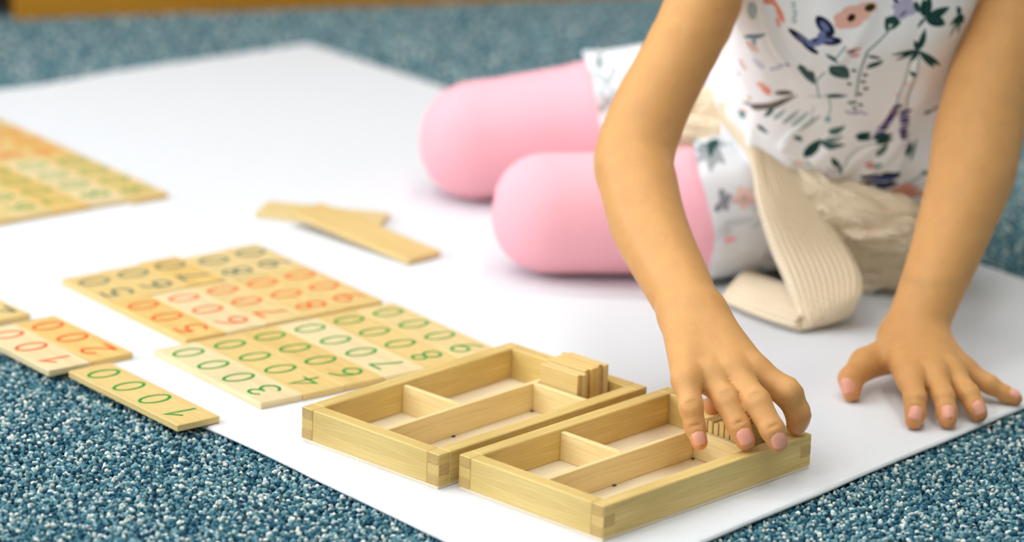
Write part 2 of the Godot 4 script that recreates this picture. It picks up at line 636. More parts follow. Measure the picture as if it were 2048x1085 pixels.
func blouse_print() -> Image:
	var im := Image.create(1024, 1024, false, Image.FORMAT_RGB8)
	im.fill(Color(0.985, 0.975, 0.965))
	paint_ellipse(im, Vector2(291, 127), Vector2(37.2, 9.9), 1.00, CORAL)
	paint_ellipse(im, Vector2(299, 153), Vector2(24.8, 12.4), 1.30, CORAL)
	paint_ellipse(im, Vector2(274, 117), Vector2(24.8, 8.7), 0.40, CORAL)
	paint_ellipse(im, Vector2(286, 179), Vector2(15.5, 7.4), 1.50, CORAL)
	paint_ellipse(im, Vector2(347, 114), Vector2(9.9, 3.7), -0.30, Color(0.62, 0.72, 0.70))
	paint_ellipse(im, Vector2(347, 124), Vector2(9.9, 3.7), -0.30, Color(0.62, 0.72, 0.70))
	paint_ellipse(im, Vector2(347, 136), Vector2(9.9, 3.7), -0.30, Color(0.62, 0.72, 0.70))
	paint_ellipse(im, Vector2(347, 146), Vector2(9.9, 3.7), -0.30, Color(0.62, 0.72, 0.70))
	paint_ellipse(im, Vector2(342, 156), Vector2(9.9, 3.7), -0.30, Color(0.62, 0.72, 0.70))
	paint_ellipse(im, Vector2(342, 166), Vector2(9.9, 3.7), -0.30, Color(0.62, 0.72, 0.70))
	paint_ellipse(im, Vector2(420, 175), Vector2(32.2, 18.6), 1.10, NAVY)
	paint_ellipse(im, Vector2(347, 211), Vector2(37.2, 13.6), 0.60, NAVY)
	paint_ellipse(im, Vector2(372, 240), Vector2(27.9, 9.9), 0.70, NAVY)
	paint_ellipse(im, Vector2(424, 217), Vector2(29.7, 14.9), 0.20, NAVY)
	paint_ellipse(im, Vector2(420, 175), Vector2(17.3, 8.7), 1.10, BLUE_GREY)
	paint_ellipse(im, Vector2(355, 214), Vector2(21.1, 6.2), 0.60, BLUE_GREY)
	paint_ellipse(im, Vector2(390, 221), Vector2(28.5, 12.4), -0.30, BLUE_GREY)
	paint_ellipse(im, Vector2(420, 214), Vector2(16.1, 7.4), 0.20, BLUE_GREY)
	paint_ellipse(im, Vector2(407, 201), Vector2(18.6, 8.7), -0.90, BLUE_GREY)
	paint_ellipse(im, Vector2(390, 214), Vector2(9.9, 5.0), -0.50, NAVY)
	paint_ellipse(im, Vector2(463, 156), Vector2(21.1, 16.1), 0.00, Color(0.96, 0.74, 0.66))
	paint_ellipse(im, Vector2(493, 162), Vector2(21.1, 16.1), 0.00, Color(0.96, 0.74, 0.66))
	paint_ellipse(im, Vector2(480, 146), Vector2(21.1, 16.1), 0.00, Color(0.96, 0.74, 0.66))
	paint_ellipse(im, Vector2(480, 175), Vector2(21.1, 16.1), 0.00, Color(0.96, 0.74, 0.66))
	paint_ellipse(im, Vector2(506, 146), Vector2(21.1, 16.1), 0.00, Color(0.96, 0.74, 0.66))
	paint_ellipse(im, Vector2(463, 172), Vector2(21.1, 16.1), 0.00, Color(0.96, 0.74, 0.66))
	paint_ellipse(im, Vector2(480, 162), Vector2(8.7, 11.1), 0.30, Color(0.25, 0.12, 0.10))
	paint_ellipse(im, Vector2(514, 146), Vector2(8.7, 9.9), 0.30, Color(0.25, 0.20, 0.12))
	paint_ellipse(im, Vector2(574, 162), Vector2(18.6, 16.1), 0.00, Color(0.74, 0.71, 0.80))
	paint_ellipse(im, Vector2(587, 159), Vector2(18.6, 16.1), 0.00, Color(0.74, 0.71, 0.80))
	paint_ellipse(im, Vector2(596, 179), Vector2(18.6, 16.1), 0.00, Color(0.74, 0.71, 0.80))
	paint_ellipse(im, Vector2(574, 185), Vector2(18.6, 16.1), 0.00, Color(0.74, 0.71, 0.80))
	paint_ellipse(im, Vector2(566, 146), Vector2(9.9, 5.0), 1.00, VIOLET)
	paint_ellipse(im, Vector2(579, 185), Vector2(12.4, 5.0), -0.60, Color(0.5, 0.46, 0.6))
	paint_leaf(im, Vector2(540, 188), Vector2(570, 208), 11.6, GREEN)
	paint_leaf(im, Vector2(540, 227), Vector2(540, 182), 5.3, GREEN)
	paint_leaf(im, Vector2(544, 221), Vector2(574, 204), 6.3, GREEN)
	paint_line(im, [Vector2(544, 221), Vector2(523, 243), Vector2(501, 272), Vector2(488, 321), Vector2(480, 360), Vector2(471, 441)], 3.1, Color(0.55, 0.62, 0.58))
	paint_leaf(im, Vector2(497, 334), Vector2(527, 318), 10.5, GREEN)
	paint_leaf(im, Vector2(501, 285), Vector2(523, 311), 4.7, GREEN)
	paint_ellipse(im, Vector2(493, 360), Vector2(8.7, 5.0), 1.00, GREEN)
	paint_ellipse(im, Vector2(488, 386), Vector2(8.7, 5.0), 1.00, GREEN)
	paint_ellipse(im, Vector2(493, 418), Vector2(8.7, 5.0), 1.00, GREEN)
	paint_ellipse(im, Vector2(480, 434), Vector2(8.7, 5.0), 1.00, GREEN)
	paint_ellipse(im, Vector2(458, 382), Vector2(8.7, 5.0), 1.00, GREEN)
	paint_ellipse(im, Vector2(471, 331), Vector2(8.7, 5.0), 1.00, GREEN)
	paint_ellipse(im, Vector2(480, 479), Vector2(8.7, 5.0), 1.00, GREEN)
	paint_ellipse(im, Vector2(458, 463), Vector2(8.7, 5.0), 1.00, GREEN)
	paint_ellipse(im, Vector2(467, 463), Vector2(8.7, 5.0), 1.00, GREEN)
	paint_ellipse(im, Vector2(467, 489), Vector2(8.7, 5.0), 1.00, GREEN)
	paint_ellipse(im, Vector2(450, 502), Vector2(7.4, 4.3), 0.30, Color(0.55, 0.48, 0.70))
	paint_ellipse(im, Vector2(458, 512), Vector2(7.4, 4.3), 0.30, Color(0.55, 0.48, 0.70))
	paint_ellipse(im, Vector2(467, 505), Vector2(7.4, 4.3), 0.30, Color(0.55, 0.48, 0.70))
	paint_ellipse(im, Vector2(471, 515), Vector2(7.4, 4.3), 0.30, Color(0.55, 0.48, 0.70))
	paint_ellipse(im, Vector2(480, 508), Vector2(7.4, 4.3), 0.30, Color(0.55, 0.48, 0.70))
	paint_ellipse(im, Vector2(488, 521), Vector2(7.4, 4.3), 0.30, Color(0.55, 0.48, 0.70))
	paint_leaf(im, Vector2(334, 308), Vector2(372, 382), 21.1, Color(0.25, 0.36, 0.34))
	paint_line(im, [Vector2(402, 327), Vector2(377, 366), Vector2(381, 441)], 2.5, GREEN_PALE)
	paint_leaf(im, Vector2(420, 298), Vector2(458, 360), 22.1, Color(0.25, 0.36, 0.34))
	paint_line(im, [Vector2(411, 259), Vector2(433, 276), Vector2(458, 240)], 2.5, GREEN_PALE)
	paint_leaf(im, Vector2(411, 263), Vector2(441, 292), 5.3, GREEN)
	paint_ellipse(im, Vector2(467, 256), Vector2(12.4, 8.7), 0.30, Color(0.90, 0.70, 0.68))
	paint_ellipse(im, Vector2(475, 276), Vector2(12.4, 8.7), 0.30, Color(0.90, 0.70, 0.68))
	paint_ellipse(im, Vector2(480, 256), Vector2(12.4, 8.7), 0.30, Color(0.90, 0.70, 0.68))
	paint_ellipse(im, Vector2(471, 259), Vector2(8.7, 6.2), 0.00, VIOLET)
	paint_leaf(im, Vector2(398, 428), Vector2(454, 431), 9.5, GREEN)
	paint_line(im, [Vector2(351, 441), Vector2(398, 428)], 1.9, GREEN_PALE)
	paint_line(im, [Vector2(407, 431), Vector2(411, 483), Vector2(402, 525)], 1.9, GREEN_PALE)
	paint_ellipse(im, Vector2(402, 534), Vector2(8.7, 16.1), 0.20, Color(0.45, 0.68, 0.68))
	paint_ellipse(im, Vector2(239, 363), Vector2(8.7, 6.2), 0.40, Color(0.62, 0.66, 0.76))
	paint_ellipse(im, Vector2(256, 350), Vector2(8.7, 6.2), 0.40, Color(0.62, 0.66, 0.76))
	paint_ellipse(im, Vector2(269, 337), Vector2(8.7, 6.2), 0.40, Color(0.62, 0.66, 0.76))
	paint_ellipse(im, Vector2(286, 324), Vector2(8.7, 6.2), 0.40, Color(0.62, 0.66, 0.76))
	paint_ellipse(im, Vector2(299, 314), Vector2(8.7, 6.2), 0.40, Color(0.62, 0.66, 0.76))
	paint_leaf(im, Vector2(115, 625), Vector2(321, 447), 14.7, Color(0.45, 0.40, 0.36))
	paint_ellipse(im, Vector2(274, 454), Vector2(31.0, 11.1), -0.30, Color(0.45, 0.40, 0.37))
	paint_ellipse(im, Vector2(213, 457), Vector2(26.0, 18.6), 0.60, CORAL)
	paint_ellipse(im, Vector2(196, 454), Vector2(16.1, 11.1), 0.20, Color(0.93, 0.72, 0.64))
	paint_ellipse(im, Vector2(153, 544), Vector2(12.4, 8.7), 0.20, Color(0.80, 0.66, 0.35))
	paint_leaf(im, Vector2(213, 596), Vector2(248, 528), 8.4, Color(0.66, 0.71, 0.69))
	paint_leaf(im, Vector2(243, 589), Vector2(282, 515), 8.4, Color(0.66, 0.71, 0.69))
	paint_leaf(im, Vector2(274, 593), Vector2(321, 512), 8.4, Color(0.66, 0.71, 0.69))
	paint_leaf(im, Vector2(299, 599), Vector2(351, 512), 8.4, Color(0.66, 0.71, 0.69))
	paint_leaf(im, Vector2(325, 606), Vector2(385, 518), 8.4, Color(0.66, 0.71, 0.69))
	paint_line(im, [Vector2(282, 680), Vector2(304, 628), Vector2(351, 570), Vector2(364, 486)], 2.2, Color(0.70, 0.74, 0.72))
	paint_ellipse(im, Vector2(119, 686), Vector2(14.9, 24.8), 0.30, Color(0.35, 0.58, 0.58))
	paint_ellipse(im, Vector2(127, 664), Vector2(9.9, 8.7), 0.00, CORAL)
	paint_leaf(im, Vector2(183, 680), Vector2(231, 677), 16.8, Color(0.16, 0.32, 0.32))
	paint_leaf(im, Vector2(312, 635), Vector2(329, 667), 8.4, GREEN)
	paint_leaf(im, Vector2(213, 596), Vector2(248, 518), 7.4, GREEN)
	paint_leaf(im, Vector2(338, 741), Vector2(381, 638), 15.8, GREEN)
	paint_leaf(im, Vector2(372, 654), Vector2(445, 654), 15.8, Color(0.26, 0.38, 0.36))
	paint_leaf(im, Vector2(402, 609), Vector2(445, 563), 12.6, Color(0.30, 0.42, 0.38))
	paint_leaf(im, Vector2(394, 641), Vector2(441, 609), 9.5, Color(0.45, 0.52, 0.48))
	paint_leaf(im, Vector2(338, 764), Vector2(364, 774), 8.4, Color(0.6, 0.7, 0.66))
	paint_ellipse(im, Vector2(480, 615), Vector2(16.1, 9.9), 0.30, GREEN)
	paint_ellipse(im, Vector2(484, 609), Vector2(16.1, 9.9), 0.30, GREEN)
	paint_ellipse(im, Vector2(484, 628), Vector2(16.1, 9.9), 0.30, GREEN)
	paint_ellipse(im, Vector2(514, 631), Vector2(16.1, 9.9), 0.30, GREEN)
	paint_ellipse(im, Vector2(518, 625), Vector2(16.1, 9.9), 0.30, GREEN)
	paint_ellipse(im, Vector2(518, 648), Vector2(16.1, 9.9), 0.30, GREEN)
	paint_line(im, [Vector2(506, 644), Vector2(471, 673), Vector2(450, 712), Vector2(428, 787)], 2.5, Color(0.6, 0.67, 0.63))
	paint_leaf(im, Vector2(411, 706), Vector2(433, 787), 9.5, GREEN)
	paint_leaf(im, Vector2(506, 716), Vector2(523, 654), 7.4, Color(0.3, 0.42, 0.40))
	paint_line(im, [Vector2(591, 331), Vector2(570, 415), Vector2(549, 489), Vector2(540, 528)], 3.1, Color(0.62, 0.70, 0.66))
	paint_line(im, [Vector2(609, 340), Vector2(596, 411), Vector2(574, 496), Vector2(566, 541)], 3.1, Color(0.62, 0.70, 0.66))
	paint_leaf(im, Vector2(609, 314), Vector2(540, 301), 7.9, GREEN)
	paint_leaf(im, Vector2(609, 314), Vector2(549, 327), 7.9, GREEN)
	paint_leaf(im, Vector2(609, 314), Vector2(673, 411), 7.9, GREEN)
	paint_leaf(im, Vector2(609, 314), Vector2(652, 411), 7.9, GREEN)
	paint_leaf(im, Vector2(609, 314), Vector2(630, 243), 9.5, GREEN)
	paint_leaf(im, Vector2(609, 314), Vector2(600, 272), 7.9, GREEN)
	paint_leaf(im, Vector2(609, 314), Vector2(587, 353), 7.9, GREEN)
	paint_leaf(im, Vector2(613, 327), Vector2(677, 421), 6.3, GREEN)
	paint_leaf(im, Vector2(596, 411), Vector2(583, 382), 6.3, GREEN)
	paint_ellipse(im, Vector2(549, 515), Vector2(13.6, 7.4), 0.70, VIOLET)
	paint_ellipse(im, Vector2(540, 518), Vector2(7.4, 5.0), 0.20, Color(0.42, 0.36, 0.55))
	paint_ellipse(im, Vector2(566, 544), Vector2(14.9, 7.4), 0.20, VIOLET)
	paint_ellipse(im, Vector2(557, 547), Vector2(7.4, 5.0), 0.90, Color(0.42, 0.36, 0.55))
	paint_ellipse(im, Vector2(540, 531), Vector2(12.9, 7.4), 0.70, VIOLET)
	paint_ellipse(im, Vector2(536, 534), Vector2(7.4, 5.0), 0.20, Color(0.42, 0.36, 0.55))
	paint_ellipse(im, Vector2(561, 560), Vector2(14.2, 7.4), 0.20, VIOLET)
	paint_ellipse(im, Vector2(557, 560), Vector2(7.4, 5.0), 0.90, Color(0.42, 0.36, 0.55))
	paint_ellipse(im, Vector2(536, 544), Vector2(12.2, 7.4), 0.70, VIOLET)
	paint_ellipse(im, Vector2(531, 547), Vector2(7.4, 5.0), 0.20, Color(0.42, 0.36, 0.55))
	paint_ellipse(im, Vector2(561, 576), Vector2(13.5, 7.4), 0.20, VIOLET)
	paint_ellipse(im, Vector2(557, 573), Vector2(7.4, 5.0), 0.90, Color(0.42, 0.36, 0.55))
	paint_ellipse(im, Vector2(531, 557), Vector2(11.5, 7.4), 0.70, VIOLET)
	paint_ellipse(im, Vector2(527, 560), Vector2(7.4, 5.0), 0.20, Color(0.42, 0.36, 0.55))
	paint_ellipse(im, Vector2(561, 589), Vector2(12.7, 7.4), 0.20, VIOLET)
	paint_ellipse(im, Vector2(557, 589), Vector2(7.4, 5.0), 0.90, Color(0.42, 0.36, 0.55))
	paint_ellipse(im, Vector2(527, 570), Vector2(10.8, 7.4), 0.70, VIOLET)
	paint_ellipse(im, Vector2(523, 573), Vector2(7.4, 5.0), 0.20, Color(0.42, 0.36, 0.55))
	paint_ellipse(im, Vector2(561, 606), Vector2(12.0, 7.4), 0.20, VIOLET)
	paint_ellipse(im, Vector2(557, 606), Vector2(7.4, 5.0), 0.90, Color(0.42, 0.36, 0.55))
	paint_ellipse(im, Vector2(523, 586), Vector2(10.1, 7.4), 0.70, VIOLET)
	paint_ellipse(im, Vector2(518, 586), Vector2(7.4, 5.0), 0.20, Color(0.42, 0.36, 0.55))
	paint_ellipse(im, Vector2(557, 622), Vector2(11.3, 7.4), 0.20, VIOLET)
	paint_ellipse(im, Vector2(553, 618), Vector2(7.4, 5.0), 0.90, Color(0.42, 0.36, 0.55))
	paint_ellipse(im, Vector2(518, 599), Vector2(9.4, 7.4), 0.70, VIOLET)
	paint_ellipse(im, Vector2(514, 599), Vector2(7.4, 5.0), 0.20, Color(0.42, 0.36, 0.55))
	paint_ellipse(im, Vector2(557, 635), Vector2(10.6, 7.4), 0.20, VIOLET)
	paint_ellipse(im, Vector2(553, 631), Vector2(7.4, 5.0), 0.90, Color(0.42, 0.36, 0.55))
	paint_ellipse(im, Vector2(514, 615), Vector2(8.7, 7.4), 0.70, VIOLET)
	paint_ellipse(im, Vector2(510, 612), Vector2(7.4, 5.0), 0.20, Color(0.42, 0.36, 0.55))
	paint_ellipse(im, Vector2(557, 651), Vector2(9.9, 7.4), 0.20, VIOLET)
	paint_ellipse(im, Vector2(553, 644), Vector2(7.4, 5.0), 0.90, Color(0.42, 0.36, 0.55))
	paint_ellipse(im, Vector2(549, 470), Vector2(5.6, 4.3), 0.00, CORAL)
	paint_ellipse(im, Vector2(570, 431), Vector2(5.6, 4.3), 0.00, CORAL)
	paint_ellipse(im, Vector2(536, 531), Vector2(5.6, 4.3), 0.00, CORAL)
	paint_ellipse(im, Vector2(587, 450), Vector2(5.6, 4.3), 0.00, CORAL)
	paint_leaf(im, Vector2(634, 211), Vector2(630, 159), 13.7, GREEN)
	paint_leaf(im, Vector2(634, 211), Vector2(647, 156), 13.7, GREEN)
	paint_leaf(im, Vector2(634, 211), Vector2(708, 214), 13.7, GREEN)
	paint_leaf(im, Vector2(634, 211), Vector2(682, 256), 13.7, GREEN)
	paint_leaf(im, Vector2(634, 211), Vector2(609, 237), 5.3, GREEN)
	paint_leaf(im, Vector2(652, 221), Vector2(686, 256), 12.6, GREEN)
	paint_leaf(im, Vector2(609, 159), Vector2(617, 195), 7.4, GREEN)
	paint_leaf(im, Vector2(746, 259), Vector2(699, 318), 9.5, GREEN_PALE)
	paint_leaf(im, Vector2(746, 259), Vector2(699, 269), 9.5, GREEN)
	paint_leaf(im, Vector2(746, 259), Vector2(768, 311), 9.5, GREEN)
	paint_leaf(im, Vector2(746, 259), Vector2(733, 224), 9.5, GREEN)
	paint_leaf(im, Vector2(746, 259), Vector2(742, 337), 9.5, GREEN)
	paint_leaf(im, Vector2(746, 259), Vector2(720, 295), 9.5, GREEN)
	paint_ellipse(im, Vector2(622, 586), Vector2(12.4, 7.4), 0.00, Color(0.25, 0.22, 0.14))
	paint_ellipse(im, Vector2(643, 583), Vector2(13.6, 5.6), -0.40, Color(0.45, 0.35, 0.25))
	paint_leaf(im, Vector2(561, 745), Vector2(574, 690), 9.5, GREEN)
	paint_leaf(im, Vector2(570, 777), Vector2(591, 683), 6.3, Color(0.5, 0.6, 0.56))
	paint_leaf(im, Vector2(591, 838), Vector2(604, 826), 9.5, Color(0.3, 0.5, 0.48))
	paint_line(im, [Vector2(561, 877), Vector2(591, 838)], 2.5, GREEN_PALE)
	paint_ellipse(im, Vector2(501, 803), Vector2(31.0, 12.4), 0.30, NAVY)
	paint_ellipse(im, Vector2(527, 803), Vector2(22.3, 14.9), 0.90, NAVY)
	paint_ellipse(im, Vector2(484, 832), Vector2(24.8, 7.4), -0.50, NAVY)
	paint_ellipse(im, Vector2(518, 842), Vector2(21.1, 11.1), 0.40, NAVY)
	paint_ellipse(im, Vector2(506, 806), Vector2(18.6, 7.4), 0.30, Color(0.34, 0.40, 0.60))
	paint_ellipse(im, Vector2(523, 813), Vector2(12.4, 7.4), 0.90, Color(0.34, 0.40, 0.60))
	paint_ellipse(im, Vector2(510, 826), Vector2(21.1, 7.4), 0.20, Color(0.34, 0.40, 0.60))
	paint_ellipse(im, Vector2(540, 877), Vector2(27.3, 14.9), -0.30, Color(0.95, 0.66, 0.58))
	paint_ellipse(im, Vector2(536, 893), Vector2(27.3, 14.9), -0.30, Color(0.95, 0.66, 0.58))
	paint_ellipse(im, Vector2(557, 897), Vector2(27.3, 14.9), -0.30, Color(0.95, 0.66, 0.58))
	paint_ellipse(im, Vector2(570, 923), Vector2(27.3, 14.9), -0.30, Color(0.95, 0.66, 0.58))
	paint_ellipse(im, Vector2(544, 913), Vector2(27.3, 14.9), -0.30, Color(0.95, 0.66, 0.58))
	paint_ellipse(im, Vector2(501, 890), Vector2(14.9, 8.7), 0.00, Color(0.94, 0.76, 0.72))
	paint_ellipse(im, Vector2(407, 861), Vector2(12.4, 18.6), 0.30, Color(0.40, 0.36, 0.42))
	paint_ellipse(im, Vector2(450, 845), Vector2(8.7, 16.1), 0.40, Color(0.62, 0.36, 0.28))
	paint_ellipse(im, Vector2(493, 751), Vector2(9.9, 14.9), 0.20, Color(0.86, 0.62, 0.58))
	paint_ellipse(im, Vector2(506, 751), Vector2(6.2, 13.6), 0.30, Color(0.5, 0.62, 0.58))
	paint_ellipse(im, Vector2(381, 790), Vector2(9.9, 6.2), 0.50, Color(0.80, 0.77, 0.83))
	paint_ellipse(im, Vector2(390, 796), Vector2(9.9, 6.2), 0.50, Color(0.80, 0.77, 0.83))
	paint_ellipse(im, Vector2(394, 800), Vector2(9.9, 6.2), 0.50, Color(0.80, 0.77, 0.83))
	paint_ellipse(im, Vector2(402, 774), Vector2(9.9, 6.2), 0.50, Color(0.80, 0.77, 0.83))
	paint_ellipse(im, Vector2(407, 777), Vector2(9.9, 6.2), 0.50, Color(0.80, 0.77, 0.83))
	paint_ellipse(im, Vector2(415, 783), Vector2(9.9, 6.2), 0.50, Color(0.80, 0.77, 0.83))
	paint_ellipse(im, Vector2(420, 758), Vector2(9.9, 6.2), 0.50, Color(0.80, 0.77, 0.83))
	paint_ellipse(im, Vector2(321, 783), Vector2(18.6, 9.9), 0.30, Color(0.95, 0.82, 0.76))
	paint_ellipse(im, Vector2(46, 447), Vector2(8.7, 18.6), 0.20, Color(0.62, 0.58, 0.66))
	paint_ellipse(im, Vector2(67, 447), Vector2(8.7, 18.6), 0.20, Color(0.62, 0.58, 0.66))
	paint_ellipse(im, Vector2(80, 505), Vector2(8.7, 18.6), 0.20, Color(0.62, 0.58, 0.66))
	paint_leaf(im, Vector2(149, 272), Vector2(243, 221), 8.4, Color(0.40, 0.52, 0.56))
	paint_leaf(im, Vector2(196, 246), Vector2(179, 305), 8.4, Color(0.5, 0.6, 0.68))
	paint_ellipse(im, Vector2(179, 295), Vector2(24.8, 16.1), 0.40, BLUSH)
	paint_ellipse(im, Vector2(119, 421), Vector2(22.3, 16.1), 0.40, BLUSH)
	paint_ellipse(im, Vector2(192, 360), Vector2(24.8, 16.1), 0.20, Color(0.86, 0.85, 0.90))
	paint_ellipse(im, Vector2(209, 156), Vector2(16.1, 31.0), 0.30, Color(0.72, 0.78, 0.78))
	return im


# ---------------------------------------------------------------- number cards
func curve(pts: Array, closed := false) -> Array:
	# Catmull-Rom through the points
	var out := []
	var n := pts.size()
	for i in (n if closed else n - 1):
		var p0: Vector2 = pts[posmod(i - 1, n)] if closed or i > 0 else pts[0]
		var p1: Vector2 = pts[i]
		var p2: Vector2 = pts[(i + 1) % n]
		var p3: Vector2 = pts[(i + 2) % n] if closed or i + 2 < n else pts[n - 1]
		for k in 8:
			out.append(p1.cubic_interpolate(p2, p0, p3, k / 8.0))
	if closed:
		out.append(pts[0])
	else:
		out.append(pts[n - 1])
	return out


func strokes(digit: String) -> Array:
	var V := func(a: Array) -> Array:
		var o := []
		for i in range(0, a.size(), 2):
			o.append(Vector2(a[i], a[i + 1]))
		return o
	match digit:
		"0":
			var o := []
			for k in 41:
				o.append(Vector2(0.28 * cos(k * TAU / 40.0), 0.5 * sin(k * TAU / 40.0)))
			return [o]
		"1":
			return [V.call([-0.27, 0.14, -0.08, 0.32, 0.08, 0.5, 0.03, 0.0, 0.0, -0.5])]
		"2":
			return [curve(V.call([-0.25, 0.24, -0.14, 0.45, 0.06, 0.5, 0.24, 0.36, 0.2, 0.1, 0.0, -0.16, -0.3, -0.46])), V.call([-0.3, -0.47, 0.3, -0.47])]
		"3":
			return [curve(V.call([-0.24, 0.34, -0.08, 0.48, 0.14, 0.46, 0.22, 0.28, 0.1, 0.1, -0.06, 0.04])), curve(V.call([-0.06, 0.04, 0.16, 0.02, 0.28, -0.2, 0.16, -0.44, -0.08, -0.49, -0.28, -0.34]))]
		"4":
			return [V.call([0.1, -0.5, 0.1, 0.5, -0.3, -0.16, 0.32, -0.16])]
		"5":
			return [V.call([0.24, 0.47, -0.16, 0.47, -0.22, 0.08]), curve(V.call([-0.22, 0.08, 0.0, 0.14, 0.22, 0.02, 0.26, -0.22, 0.1, -0.46, -0.12, -0.48, -0.28, -0.34]))]
		"6":
			return [curve(V.call([0.2, 0.48, -0.06, 0.34, -0.23, 0.06, -0.27, -0.24, -0.1, -0.48, 0.14, -0.46, 0.27, -0.24, 0.18, -0.02, -0.04, 0.03, -0.24, -0.12]))]
		"7":
			return [V.call([-0.28, 0.46, 0.26, 0.46]), curve(V.call([0.26, 0.46, 0.1, 0.1, -0.02, -0.2, -0.08, -0.5]))]
		"8":
			var e := []
			var f := []
			for k in 33:
				e.append(Vector2(0.2 * cos(k * TAU / 32.0), 0.27 + 0.22 * sin(k * TAU / 32.0)))
				f.append(Vector2(0.26 * cos(k * TAU / 32.0), -0.22 + 0.27 * sin(k * TAU / 32.0)))
			return [e, f]
		"9":
			return [curve(V.call([0.24, 0.12, 0.04, -0.03, -0.18, 0.02, -0.27, 0.24, -0.14, 0.46, 0.1, 0.48, 0.27, 0.24, 0.23, -0.06, 0.06, -0.34, -0.2, -0.48]))]
	return []


func glyph(digit: String) -> ArrayMesh:
	# printed numeral in the card's own axes: its right is -x, its up is +z; a film 0.15 mm thick
	if glyph_cache.has(digit):
		return glyph_cache[digit]
	var st := SurfaceTool.new()
	st.begin(Mesh.PRIMITIVE_TRIANGLES)
	st.set_normal(Vector3.UP)
	var s := 0.0236
	var hw := 0.0012
	var layer := 0.00014
	for line in strokes(digit):
		var n: int = line.size()
		var shut: bool = line[0].distance_to(line[n - 1]) < 0.001
		var left := []
		var right := []
		for i in n:
			var p: Vector2 = line[i]
			var d0: Vector2 = (p - line[i - 1]).normalized() if i > 0 else ((line[n - 1] - line[n - 2]).normalized() if shut else (line[1] - p).normalized())
			var d1: Vector2 = (line[i + 1] - p).normalized() if i < n - 1 else ((line[1] - line[0]).normalized() if shut else d0)
			var nn := (d0 + d1).normalized().orthogonal()
			var w := hw / s / maxf(nn.dot(d1.orthogonal()), 0.55)
			var q := p
			if not shut and i == 0:
				q -= d1 * hw / s * 0.6
			if not shut and i == n - 1:
				q += d0 * hw / s * 0.6
			left.append(Vector3(-(q + nn * w).x * s, layer, (q + nn * w).y * s))
			right.append(Vector3(-(q - nn * w).x * s, layer, (q - nn * w).y * s))
		for i in n - 1:
			quad(st, left[i], left[i + 1], right[i + 1], right[i], Vector3.UP)
		layer += 0.00006
	glyph_cache[digit] = st.commit()
	return glyph_cache[digit]


func card(digits: int, text: String, ink: String, tone: int, pos: Vector3, turn: float, label: String, group: String) -> Node3D:
	var o := thing("number_card", label, "card", pos, group)
	o.rotation.y = -turn
	var key := "card_mesh_%d" % digits
	if not glyph_cache.has(key):
		glyph_cache[key] = box_mesh(Vector3(digits * CELL_U - 0.0002, CARD_T, CARD_W - 0.0003), 0.0004)
	var c := Transform3D(Basis.IDENTITY, Vector3(digits * CELL_U / 2.0, CARD_T / 2.0, -CARD_W / 2.0))
	part("board", glyph_cache[key], M["card_%d" % tone], o, c)
	for k in text.length():
		part("numeral", glyph(text[k]), M[ink], o, at(0.0185 + 0.0319 * (digits - 1 - k) + 0.003 * (4 - digits) * 0.0, CARD_T, -CARD_W / 2.0))
	return o


func u_of(a: float) -> Vector3:
	return Vector3(cos(a), 0, sin(a))


func v_of(a: float) -> Vector3:
	return Vector3(sin(a), 0, -cos(a))


const TENS := ["fifty", "sixty", "seventy", "eighty", "ninety"]
const WORD := {3: "three", 4: "four", 5: "five", 6: "six", 7: "seven", 8: "eight", 9: "nine"}


